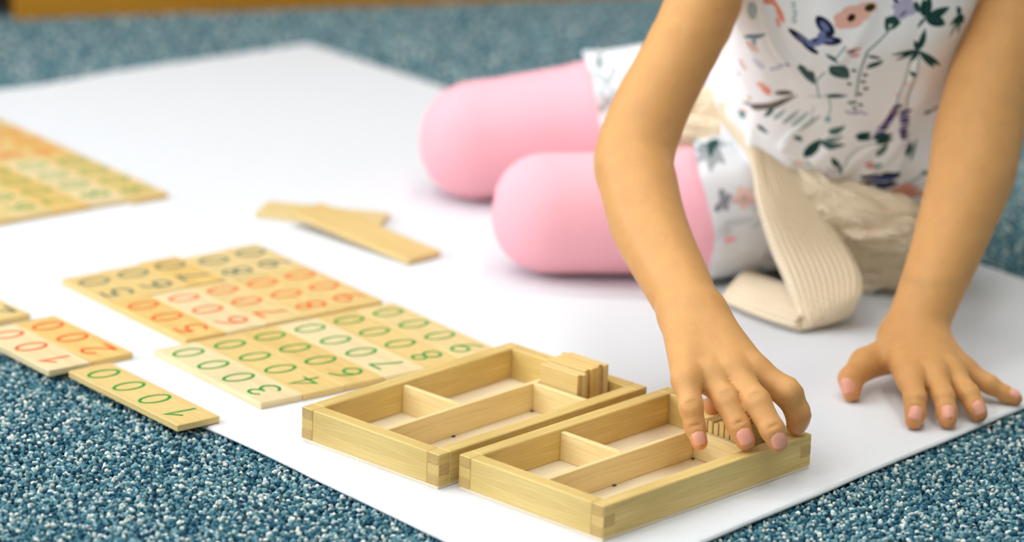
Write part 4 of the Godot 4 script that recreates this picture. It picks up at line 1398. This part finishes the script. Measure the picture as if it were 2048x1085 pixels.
func build_head(o: Node3D, out: Array) -> void:
	var c := Vector3(0.222, 0.432, -2.885)
	var fwd := Vector3(-0.22, -0.55, 0.80).normalized()
	var side := Vector3.UP.cross(fwd).normalized()
	var up := fwd.cross(side)
	var ax := Basis(side, up, fwd)
	var f := Field.new(c - Vector3.ONE * 0.13, c + Vector3.ONE * 0.13, 0.0042)
	f.ball(c + up * 0.015, ax, Vector3(0.068, 0.078, 0.085), 0.01)
	f.ball(c + fwd * 0.025 - up * 0.03, ax, Vector3(0.056, 0.062, 0.055), 0.03)
	f.bone(c + fwd * 0.045 - up * 0.078, c + fwd * 0.04 - up * 0.07, 0.016, 0.018, 0.03)
	f.bone(c + fwd * 0.083 + up * 0.002, c + fwd * 0.096 - up * 0.024, 0.006, 0.009, 0.012)
	for s in [-1.0, 1.0]:
		f.bone(c + fwd * 0.074 + side * s * 0.034 - up * 0.022, c + fwd * 0.06 + side * s * 0.04 - up * 0.035, 0.016, 0.016, 0.02)
		f.bone(c + side * s * 0.07 + up * 0.012 - fwd * 0.005, c + side * s * 0.068 - up * 0.022, 0.011, 0.008, 0.006)
		f.bone(c + fwd * 0.094 + side * s * 0.03 + up * 0.006, c + fwd * 0.092 + side * s * 0.028 + up * 0.006, 0.011, 0.011, 0.006, -1)
	for s in [-1.0, 1.0]:
		f.bone(c + fwd * 0.074 + side * s * 0.019 + up * 0.011, c + fwd * 0.070 + side * s * 0.040 + up * 0.010, 0.0052, 0.0050, 0.006)
		f.bone(c + fwd * 0.073 + side * s * 0.020 - up * 0.004, c + fwd * 0.069 + side * s * 0.038 - up * 0.004, 0.0042, 0.0040, 0.005)
	f.bone(c + fwd * 0.085 - up * 0.047 - side * 0.016, c + fwd * 0.085 - up * 0.047 + side * 0.016, 0.006, 0.006, 0.006)
	f.bone(c + fwd * 0.082 - up * 0.056 - side * 0.012, c + fwd * 0.082 - up * 0.056 + side * 0.012, 0.006, 0.006, 0.006)
	f.bone(c - up * 0.05 - fwd * 0.02, Vector3(0.232, 0.345, -2.915), 0.032, 0.031, 0.03)
	f.net(out)
	for s in [-1.0, 1.0]:
		var e := SphereMesh.new()
		e.radius = 0.0100
		e.height = 0.020
		var eye := part("eye", e, M.eye_white, o, Transform3D(Basis.IDENTITY, c + fwd * 0.0745 + side * s * 0.029 + up * 0.0035))
		var i := SphereMesh.new()
		i.radius = 0.0056
		i.height = 0.0112
		part("iris", i, M.iris, eye, Transform3D(Basis.IDENTITY, fwd * 0.0052 - up * 0.0012))
	var hf := Field.new(c - Vector3(0.13, 0.15, 0.15), c + Vector3(0.13, 0.13, 0.13), 0.0055)
	hf.ball(c + up * 0.024 - fwd * 0.012, ax, Vector3(0.077, 0.083, 0.086), 0.01)
	hf.bone(c - fwd * 0.09 + up * 0.02, c - fwd * 0.12 - up * 0.06, 0.022, 0.012, 0.02)
	for s in [-1.0, 1.0]:
		hf.bone(c + side * s * 0.066 + up * 0.03 - fwd * 0.01, c + side * s * 0.066 - up * 0.07 - fwd * 0.02, 0.020, 0.016, 0.02)
	hf.bone(c - fwd * 0.06, c - fwd * 0.055 - up * 0.085, 0.045, 0.036, 0.03)
	hf.bone(c + fwd * 0.10 - up * 0.045, c + fwd * 0.085 - up * 0.025, 0.060, 0.060, 0.01, -1)
	var ho := [PackedVector3Array(), PackedVector3Array(), PackedInt32Array()]
	hf.net(ho)
	part("hair", array_mesh(ho[0], ho[1], ho[2]), M.hair, o)


func build_leggings(o: Node3D) -> void:
	var f := Field.new(Vector3(-0.10, -0.01, -3.36), Vector3(0.34, 0.17, -2.94), 0.0048)
	# near leg: thigh lying on the mat, shin folded behind it
	f.bone(Vector3(0.031, 0.0475, -3.02), Vector3(0.14, 0.0500, -3.025), 0.0465, 0.0475, 0.02)
	f.bone(Vector3(0.14, 0.0500, -3.025), Vector3(0.235, 0.072, -3.055), 0.0475, 0.054, 0.02)
	f.bone(Vector3(0.040, 0.040, -3.035), Vector3(0.24, 0.036, -3.11), 0.036, 0.026, 0.015)
	f.bone(Vector3(0.24, 0.036, -3.11), Vector3(0.30, 0.022, -3.10), 0.024, 0.018, 0.015)
	f.bone(Vector3(0.0205, 0.0570, -3.020), Vector3(0.0205, 0.0400, -3.018), 0.0355, 0.0360, 0.005)
	# far leg
	f.bone(Vector3(-0.0390, 0.0500, -3.220), Vector3(-0.0390, 0.0400, -3.218), 0.0345, 0.0350, 0.005)
	f.bone(Vector3(-0.027, 0.0490, -3.22), Vector3(0.09, 0.073, -3.213), 0.0470, 0.050, 0.02)
	f.bone(Vector3(0.09, 0.073, -3.213), Vector3(0.19, 0.092, -3.20), 0.050, 0.054, 0.02)
	f.bone(Vector3(-0.015, 0.040, -3.235), Vector3(0.18, 0.036, -3.285), 0.036, 0.026, 0.015)
	f.bone(Vector3(0.18, 0.036, -3.285), Vector3(0.25, 0.022, -3.27), 0.024, 0.018, 0.015)
	var out := [PackedVector3Array(), PackedVector3Array(), PackedInt32Array()]
	f.net(out)
	for i in out[0].size():   # they rest on the mat
		out[0][i].y = maxf(out[0][i].y, 0.0004)
	part("leggings", array_mesh(out[0], out[1], out[2]), M.pink, o)


func tube(path: Array, radii: Array, n: int, wrinkle: Callable, axis_up := Vector3.UP) -> Array:
	# rings about a path; wrinkle(angle, row) scales the radius
	var rings := []
	for i in path.size():
		var t: Vector3 = (path[mini(i + 1, path.size() - 1)] - path[maxi(i - 1, 0)]).normalized()
		var s := axis_up.cross(t).normalized()
		var w := t.cross(s)
		var ring := []
		for k in n:
			var a := k * TAU / n
			ring.append(path[i] + (s * cos(a) + w * sin(a)) * radii[i] * wrinkle.call(a, i))
		rings.append(ring)
	return rings


func build_shorts(o: Node3D) -> void:
	var wob := noise(51, 1.0, 2)
	var fold := func(a: float, i: int) -> float:
		return 1.0 + 0.05 * wob.get_noise_2d(cos(a) * 2.2 + 9.0, sin(a) * 2.2 + i * 0.12) * (1.2 - i * 0.05)
	var meshes := []
	for leg in 2:
		var a: Vector3 = [Vector3(0.150, 0.0545, -3.022), Vector3(0.062, 0.071, -3.212)][leg]
		var b: Vector3 = [Vector3(0.240, 0.075, -3.06), Vector3(0.200, 0.097, -3.17)][leg]
		var path := []
		var rad := []
		for i in 10:
			path.append(a.lerp(b, i / 9.0))
			rad.append(lerpf(0.0535, 0.066, i / 9.0) + (0.0012 if i == 0 else 0.0))
		var rings := tube(path, rad, 48, fold)
		# turned-in hem
		var inner := []
		for p in rings[0]:
			inner.append(p.lerp(path[0], 0.05) + (path[1] - path[0]) * 0.15)
		rings.push_front(inner)
		for ring in rings:
			for k in ring.size():
				var p: Vector3 = ring[k]
				if leg == 0:
					# the loose underside spreads forward over the mat
					var low := clampf((0.045 - p.y) / 0.045, 0.0, 1.0)
					p.z += low * 0.014
					p.x -= low * 0.008 + 0.020 * clampf((p.z + 3.03) / 0.05, -0.5, 1.0)
				else:
					p.x += 0.022 * clampf((p.z + 3.21) / 0.05, -0.3, 1.0)
				p.y = maxf(p.y, 0.0012 + 0.0008 * sin(k * 1.7))
				ring[k] = p
		meshes.append(skin(rings, true, func(_c, _r, p): return Vector2(p.x, p.y)))
	var f := Field.new(Vector3(0.10, 0.0, -3.30), Vector3(0.42, 0.24, -2.94), 0.007)
	f.bone(Vector3(0.225, 0.085, -3.07), Vector3(0.205, 0.10, -3.17), 0.070, 0.070, 0.03)
	f.bone(Vector3(0.245, 0.09, -3.09), WAIST, 0.080, 0.072, 0.03)
	var out := [PackedVector3Array(), PackedVector3Array(), PackedInt32Array()]
	f.net(out)
	meshes.append(array_mesh(out[0], out[1], out[2]))
	var st := SurfaceTool.new()
	for m in meshes:
		st.append_from(m, 0, Transform3D.IDENTITY)
	part("shorts", st.commit(), M.shorts, o)


func blouse_frame() -> Basis:
	var y := (CHEST_TOP - WAIST).normalized()
	var x := (L_SHOULDER - R_SHOULDER).normalized()
	x = (x - y * x.dot(y)).normalized()
	return Basis(x, y, x.cross(y))


# fold lines of the cloth: points (angle round the body, share of its height), then the depth in metres
const FOLDS := [
	[[Vector2(2.342, 1.019), Vector2(2.355, 0.92), Vector2(2.316, 0.834), Vector2(2.223, 0.772), Vector2(2.039, 0.764)], 0.0036],
	[[Vector2(1.854, 0.134), Vector2(1.722, 0.233), Vector2(1.604, 0.315), Vector2(1.538, 0.381)], 0.0022],
	[[Vector2(1.775, 0.089), Vector2(1.643, 0.176), Vector2(1.525, 0.262), Vector2(1.419, 0.344)], 0.0022],
	[[Vector2(2.052, 0.176), Vector2(1.933, 0.278), Vector2(1.841, 0.398)], 0.0018],
	[[Vector2(1.63, 0.056), Vector2(1.511, 0.176), Vector2(1.406, 0.258)], 0.0018],
	[[Vector2(2.302, 0.241), Vector2(2.197, 0.365), Vector2(2.092, 0.459)], 0.0018],
	[[Vector2(1.551, 0.974), Vector2(1.643, 0.887), Vector2(1.815, 0.793)], 0.0018],
	[[Vector2(1.248, 0.731), Vector2(1.406, 0.583), Vector2(1.538, 0.455)], 0.0014],
]


func fold_height(a: float, up: float) -> float:
	var q := Vector2(a * 0.1, up * 0.192)
	var h := 0.0
	for f in FOLDS:
		var d := 1.0
		for i in f[0].size() - 1:
			var p0: Vector2 = f[0][i] * Vector2(0.1, 0.192)
			var p1: Vector2 = f[0][i + 1] * Vector2(0.1, 0.192)
			d = minf(d, q.distance_to(Geometry2D.get_closest_point_to_segment(q, p0, p1)))
		if d < 0.03:
			h += f[1] * (1.5 * exp(-pow(d / 0.0042, 2.0)) - 0.7 * exp(-pow(d / 0.0095, 2.0)))
	return h


func blouse_rows() -> Array:
	# (share of the height, half width, half depth), the turned-in hem first
	var prof := [[-0.02, 0.080, 0.062], [-0.075, 0.092, 0.074], [-0.10, 0.098, 0.080], [-0.095, 0.1025, 0.086], [-0.05, 0.106, 0.0905], [0.02, 0.107, 0.092], [0.12, 0.105, 0.090], [0.25, 0.101, 0.086], [0.4, 0.098, 0.083], [0.55, 0.096, 0.081], [0.7, 0.095, 0.079], [0.85, 0.097, 0.074], [0.97, 0.100, 0.062], [1.06, 0.098, 0.050], [1.13, 0.078, 0.042], [1.18, 0.055, 0.040], [1.2, 0.046, 0.038]]
	var rows := []
	for i in prof.size() - 1:
		var n := 2 if i < 3 else maxi(2, int(absf(prof[i + 1][0] - prof[i][0]) / 0.02))
		for k in n:
			var t := float(k) / n
			var r := []
			for j in 3:
				r.append(cubic_interpolate(prof[i][j], prof[i + 1][j], prof[maxi(i - 1, 0)][j], prof[mini(i + 2, prof.size() - 1)][j], t) if i > 2 else lerpf(prof[i][j], prof[i + 1][j], t))
			rows.append(r)
	rows.append(prof[prof.size() - 1])
	return rows


func build_blouse(o: Node3D) -> void:
	var ax := blouse_frame()
	var h := (CHEST_TOP - WAIST).length()
	var wob := noise(61, 1.0, 2)
	var rows := blouse_rows()
	var rings := []
	for q in rows:
		var ring := []
		for k in 192:
			var a := k * TAU / 192.0
			var ca := cos(a)
			var sa := sin(a)
			var e := Vector2(signf(ca) * pow(absf(ca), 0.86) * q[1], signf(sa) * pow(absf(sa), 0.86) * q[2])
			# gathered cloth: folds rise from the waist and die out upward
			var up: float = q[0]
			var die := clampf(1.0 - up / 0.5, 0.0, 1.0) * clampf((up + 0.12) / 0.1, 0.25, 1.0)
			var g := sin(a * 17.0 + up * 5.0 + 2.4 * wob.get_noise_2d(ca * 2.0, sa * 2.0 + up))
			var s := 1.0 + die * 0.020 * g + 0.035 * wob.get_noise_2d(ca * 1.7 + 5.0, sa * 1.7 + up * 2.4) + fold_height(a, up) / 0.095
			var rise := 0.17 * maxf(0.0, -ca) * clampf(1.0 - (up + 0.1) / 0.6, 0.0, 1.0)
			ring.append(WAIST + ax * Vector3(e.x * s, (up + rise) * h, e.y * s))
		rings.append(ring)
	# u: half the way round = one repeat of the print, its middle at the front; v: 0.25 m = one repeat
	var uv := func(c: int, r: int, _p: Vector3) -> Vector2:
		return Vector2(1.0 - c / 96.0, 1.0 - (rows[r][0] * 0.192 + 0.025) / 0.25)
	part("blouse", skin(rings, true, uv), M.blouse, o)


func knit(rings: Array, stitch: float) -> ArrayMesh:
	# raises V-shaped stitches, in columns along the piece, on finely divided rings
	var n: int = rings[0].size()
	var mid: Array = rings[rings.size() / 2]
	var around := 0.0
	for k in n:
		around += mid[k].distance_to(mid[(k + 1) % n])
	var count := maxi(roundi(around / stitch), 6)
	var out := []
	var run := 0.0
	for r in rings.size():
		var ring: Array = rings[r]
		var next: Array = rings[mini(r + 1, rings.size() - 1)]
		var prev: Array = rings[maxi(r - 1, 0)]
		run += (ring[0].distance_to(prev[0]) + ring[n / 2].distance_to(prev[n / 2])) / 2.0
		var made := []
		for k in n:
			var nn: Vector3 = (ring[(k + 1) % n] - ring[(k - 1 + n) % n]).cross(next[k] - prev[k]).normalized()
			var cx := fposmod(float(k) / n * count, 1.0)
			var cy := fposmod(run / (stitch * 0.92) + (0.5 if (k * count / n) % 2 else 0.0), 1.0)
			var v := pow(sin(PI * cx), 0.8) * (0.35 + 0.65 * pow(sin(PI * cy), 0.8))
			var p: Vector3 = ring[k] + nn * (v - 0.4) * stitch * 0.5
			made.append(Vector3(p.x, maxf(p.y, 0.0005), p.z))
		out.append(made)
	return skin(out, true, func(_c, _r, _p): return Vector2.ZERO, true)


func band(sections: Array, thick: float) -> ArrayMesh:
	# a flat knitted band through sections [edge, edge], with rounded edges; smoothed along its length
	var fine := []
	var n := sections.size()
	for i in n - 1:
		var steps := int(((sections[i][0] + sections[i][1]) / 2.0).distance_to((sections[i + 1][0] + sections[i + 1][1]) / 2.0) / 0.00085) + 2
		for k in steps:
			var t := float(k) / steps
			var pr := []
			for e in 2:
				pr.append(sections[i][e].cubic_interpolate(sections[i + 1][e], sections[maxi(i - 1, 0)][e], sections[mini(i + 2, n - 1)][e], t))
			fine.append(pr)
	fine.append(sections[n - 1])
	var wob := noise(71, 1.0, 2)
	var rings := []
	for i in fine.size():
		var L: Vector3 = fine[i][0]
		var R: Vector3 = fine[i][1]
		var a: Array = fine[maxi(i - 3, 0)]
		var b: Array = fine[mini(i + 3, fine.size() - 1)]
		var t: Vector3 = (b[0] + b[1] - a[0] - a[1]).normalized()
		var w := (R - L).normalized()
		var nn := w.cross(t).normalized()
		var hw := L.distance_to(R) / 2.0
		var ring := []
		for k in 240:
			# even spacing along the flat outline
			var q := k / 120.0
			var side := 1.0 if q < 1.0 else -1.0
			var f := (q if q < 1.0 else q - 1.0) * 2.0 - 1.0
			var c := -f * side
			var s := side * pow(maxf(1.0 - pow(absf(f), 3.2), 0.0), 0.5)
			var puff := thick * (1.0 + 0.15 * wob.get_noise_2d(c * 1.2, i * 0.012))
			var p := (L + R) / 2.0 + w * c * hw + nn * s * puff
			ring.append(Vector3(p.x, maxf(p.y, 0.0006), p.z))
		rings.append(ring)
	return knit(rings, 0.0050)


func build_cardigan(o: Node3D) -> void:
	var hang := [
		[Vector3(0.1525, 0.1390, -3.0160), Vector3(0.1693, 0.1230, -3.0160)],
		[Vector3(0.1720, 0.1159, -2.9860), Vector3(0.1939, 0.1088, -2.9860)],
		[Vector3(0.1795, 0.0972, -2.9720), Vector3(0.2103, 0.0983, -2.9720)],
		[Vector3(0.1832, 0.0779, -2.9580), Vector3(0.2262, 0.0815, -2.9580)],
		[Vector3(0.1942, 0.0491, -2.9380), Vector3(0.2490, 0.0531, -2.9380)],
		[Vector3(0.2053, 0.0294, -2.9150), Vector3(0.2588, 0.0384, -2.9150)],
		[Vector3(0.2135, 0.0122, -2.8990), Vector3(0.2576, 0.0263, -2.8990)],
		[Vector3(0.2112, 0.0075, -2.8868), Vector3(0.2498, 0.0085, -2.9216)],
		[Vector3(0.1962, 0.0075, -2.8970), Vector3(0.2333, 0.0085, -2.9589)],
		[Vector3(0.1768, 0.0075, -2.9188), Vector3(0.2042, 0.0085, -2.9804)],
		[Vector3(0.1590, 0.0075, -2.9436), Vector3(0.1827, 0.0085, -3.0096)],
	]
	var roll := [Vector3(0.1716, 0.1030, -3.0409), Vector3(0.1861, 0.0980, -3.0182), Vector3(0.2028, 0.0900, -2.9999), Vector3(0.2301, 0.0780, -2.9702), Vector3(0.2717, 0.0680, -2.9627), Vector3(0.3102, 0.0640, -2.9702)]
	var upper_roll := [Vector3(0.1021, 0.1280, -3.0791), Vector3(0.1290, 0.1260, -3.0678), Vector3(0.1522, 0.1220, -3.0606), Vector3(0.1750, 0.1120, -3.0419), Vector3(0.1937, 0.1000, -3.0191)]
	var lower_roll := [Vector3(0.0982, 0.1100, -3.0391), Vector3(0.1291, 0.1080, -3.0417), Vector3(0.1561, 0.1050, -3.0417), Vector3(0.1809, 0.1000, -3.0315), Vector3(0.1971, 0.0930, -3.0025)]
	var heap := [Vector3(0.2173, 0.0400, -3.0424), Vector3(0.2501, 0.0380, -3.0092), Vector3(0.2806, 0.0360, -3.0063), Vector3(0.3078, 0.0360, -3.0109), Vector3(0.3280, 0.0360, -3.0225)]
	var wob := noise(81, 1.0, 2)
	var soft := func(a: float, i: float) -> float:
		return 1.0 + 0.22 * wob.get_noise_2d(cos(a) * 2.0 + i * 0.3, sin(a) * 2.0)
	var folds := func(a: float, i: float) -> float:
		return 1.0 + 0.09 * sin(a * 5.0 + i * 0.35) + 0.22 * wob.get_noise_2d(cos(a) * 1.6 + i * 0.2, sin(a) * 1.6 + 4.0)
	var meshes := [band(hang, 0.0062)]
	for g in 4:
		var c := Curve3D.new()
		for p in [roll, heap, upper_roll, lower_roll][g]:
			c.add_point(p)
		var path := []
		var rad := []
		var n := int(c.get_baked_length() / 0.00085)
		for i in n:
			path.append(c.sample_baked(c.get_baked_length() * i / (n - 1.0), true))
			var ends := pow(clampf(minf(i, n - 1 - i) / (n * 0.12), 0.05, 1.0), 0.5)
			rad.append([0.0200, 0.0330, 0.0130, 0.0135][g] * ends)
		var wrinkle := func(a: float, i: int) -> float:
			return ([soft, folds, soft, soft][g] as Callable).call(a, i * 24.0 / n)
		# directions smoothed, so that the bends of the path do not show
		for pass_ in 3:
			for i in range(6, n - 6):
				path[i] = (path[i - 6] + path[i] + path[i + 6]) / 3.0
		meshes.append(knit(tube(path, rad, [190, 300, 130, 130][g], wrinkle), 0.0050))
	part("cardigan", merge(meshes), M.knit, o)


# ---------------------------------------------------------------- the room
func build_room() -> void:
	# walls, ceiling, a window wall at the left; the lamps hang in the ceiling
	struct("ceiling", box_mesh(Vector3(6.4, 0.1, 7.4), 0.001), M.ceiling, "white ceiling above the room", "ceiling", at(0, 2.80, -1.6))
	struct("wall_back", box_mesh(Vector3(6.4, 2.76, 0.1), 0.001), M.wall, "white wall behind the furniture", "wall", at(0, 1.37, -5.25))
	struct("wall_right", box_mesh(Vector3(0.1, 2.76, 7.2), 0.001), M.wall, "white wall at the right of the room", "wall", at(3.15, 1.37, -1.6))
	var st := SurfaceTool.new()
	st.begin(Mesh.PRIMITIVE_TRIANGLES)
	box_into(st, Vector3(0, 0.42, 0), Vector3(0.1, 0.86, 7.2), 0.001)
	box_into(st, Vector3(0, 2.55, 0), Vector3(0.1, 0.40, 7.2), 0.001)
	for z in [-3.3, 3.3]:
		box_into(st, Vector3(0, 1.6, z), Vector3(0.1, 1.5, 0.6), 0.001)
	struct("wall_front", box_mesh(Vector3(6.4, 2.76, 0.1), 0.001), M.wall, "white wall behind the camera", "wall", at(0, 1.37, 2.05))
	struct("wall_left", st.commit(), M.wall, "white wall with the window at the left of the room", "wall", at(-3.15, 0, -1.6))
	var w := Node3D.new()
	w.name = "window_1"
	add_child(w)
	tag(w, "wide window in the left wall", "window", "", "structure")
	w.position = Vector3(-3.15, 1.6, -1.6)
	for k in 3:
		part("pane", box_mesh(Vector3(0.006, 1.42, 1.92), 0.0005), M.glass, w, at(0, 0, (k - 1) * 2.0))
	for k in 4:
		part("mullion", box_mesh(Vector3(0.07, 1.5, 0.06), 0.002), M.frame, w, at(0, 0, (k - 1.5) * 2.0))
	for k in [-1.0, 1.0]:
		part("rail", box_mesh(Vector3(0.07, 0.05, 6.0), 0.002), M.frame, w, at(0, k * 0.725, 0))
	# low furniture far behind, its foot just in view
	var base := Vector3(-0.478, -0.0085, -3.770)
	var turn := atan2(0.096, 0.313)
	var s := thing("shelf_unit", "yellow wooden shelf unit standing on the carpet far behind the mat", "shelf", base)
	s.rotation.y = turn
	part("plinth", box_mesh(Vector3(1.2, 0.07, 0.34), 0.003, Vector3(0.6, 0.035, -0.17)), M.furniture, s)
	part("side_panel", box_mesh(Vector3(0.02, 0.66, 0.34), 0.002, Vector3(0.01, 0.40, -0.17)), M.furniture, s)
	part("side_panel", box_mesh(Vector3(0.02, 0.66, 0.34), 0.002, Vector3(1.19, 0.40, -0.17)), M.furniture, s)
	for y in [0.08, 0.39, 0.72]:
		part("shelf_board", box_mesh(Vector3(1.16, 0.02, 0.34), 0.002, Vector3(0.6, y, -0.17)), M.furniture, s)
	part("back_panel", box_mesh(Vector3(1.16, 0.62, 0.008), 0.001, Vector3(0.6, 0.40, -0.335)), M.furniture, s)
	var d := thing("cupboard", "dark cupboard left of the yellow shelf unit, only its foot in view", "cupboard", base + Vector3(-0.782, 0, 0.232))
	d.rotation.y = turn
	part("carcass", box_mesh(Vector3(0.80, 0.72, 0.34), 0.003, Vector3(0.4, 0.36, -0.17)), M.furniture_dark, d)
	for k in 2:
		part("door", box_mesh(Vector3(0.385, 0.60, 0.018), 0.002, Vector3(0.203 + 0.394 * k, 0.40, 0.009)), M.furniture_dark, d)


func build_lamps() -> void:
	# LAMPS: x, z of each ceiling panel
	for k in 9:
		var p := Vector2([-2.0, -0.8, 0.4][k % 3], [-3.8, -2.5, -1.2][k / 3])
		var where: String = ["left", "middle", "right"][k % 3] + " of the " + ["back row", "row over the mat", "row nearest the camera"][k / 3]
		var o := thing("ceiling_light", "flat square ceiling light panel, " + where, "light", Vector3(p.x, 2.748, p.y), "ceiling light panels")
		part("frame", box_mesh(Vector3(0.66, 0.012, 0.66), 0.002, Vector3(0, -0.006, 0)), M.frame, o)
		part("diffuser", box_mesh(Vector3(0.60, 0.006, 0.60), 0.001, Vector3(0, -0.014, 0)), M.lamp, o)
		var l := AreaLight3D.new()
		l.name = "light"
		l.area_size = Vector2(0.6, 0.6)
		l.area_normalize_energy = true
		l.light_color = Color(1.0, 0.995, 0.99)
		l.light_energy = LAMP_ENERGY
		l.shadow_enabled = true
		l.set("area_range", 12.0)
		l.rotation.x = -PI / 2.0
		l.position.y = -0.02
		o.add_child(l)


const LAMP_ENERGY := 0.74


func _ready() -> void:
	# camera: long lens from kneeling height
	var cam := Camera3D.new()
	cam.name = "camera"
	cam.transform = Transform3D(Basis(Vector3(0.9994, 0.0334, -0.0105), Vector3(-0.0350, 0.9533, -0.3000), Vector3(0.0, 0.3002, 0.9539)).orthonormalized(), Vector3(0, 0.95, 0))
	cam.near = 0.1
	cam.far = 60.0
	var lens := CameraAttributesPhysical.new()
	lens.frustum_focal_length = 181.7
	lens.frustum_focus_distance = 2.74
	lens.frustum_near = 0.1
	lens.frustum_far = 60.0
	lens.exposure_aperture = 4.9
	cam.attributes = lens
	add_child(cam)
	cam.fov = 7.5573
	# sky, exposure
	var env := Environment.new()
	env.background_mode = Environment.BG_SKY
	env.sky = Sky.new()
	var sky := ProceduralSkyMaterial.new()
	sky.sky_top_color = Color(0.80, 0.84, 0.90)
	sky.sky_horizon_color = Color(0.95, 0.95, 0.95)
	sky.ground_bottom_color = Color(0.45, 0.45, 0.42)
	sky.ground_horizon_color = Color(0.75, 0.76, 0.76)
	sky.sky_energy_multiplier = 1.0
	env.sky.sky_material = sky
	env.background_energy_multiplier = 8.0
	env.tonemap_mode = Environment.TONE_MAPPER_LINEAR
	env.tonemap_exposure = 1.17
	env.sdfgi_enabled = true
	env.ssao_enabled = true
	env.ssil_enabled = true
	var we := WorldEnvironment.new()
	we.name = "environment"
	we.environment = env
	add_child(we)
	make_materials()
	build_lamps()
	build_room()
	build_carpet()
	build_mat()
	build_trays()
	build_cards()
	build_child()
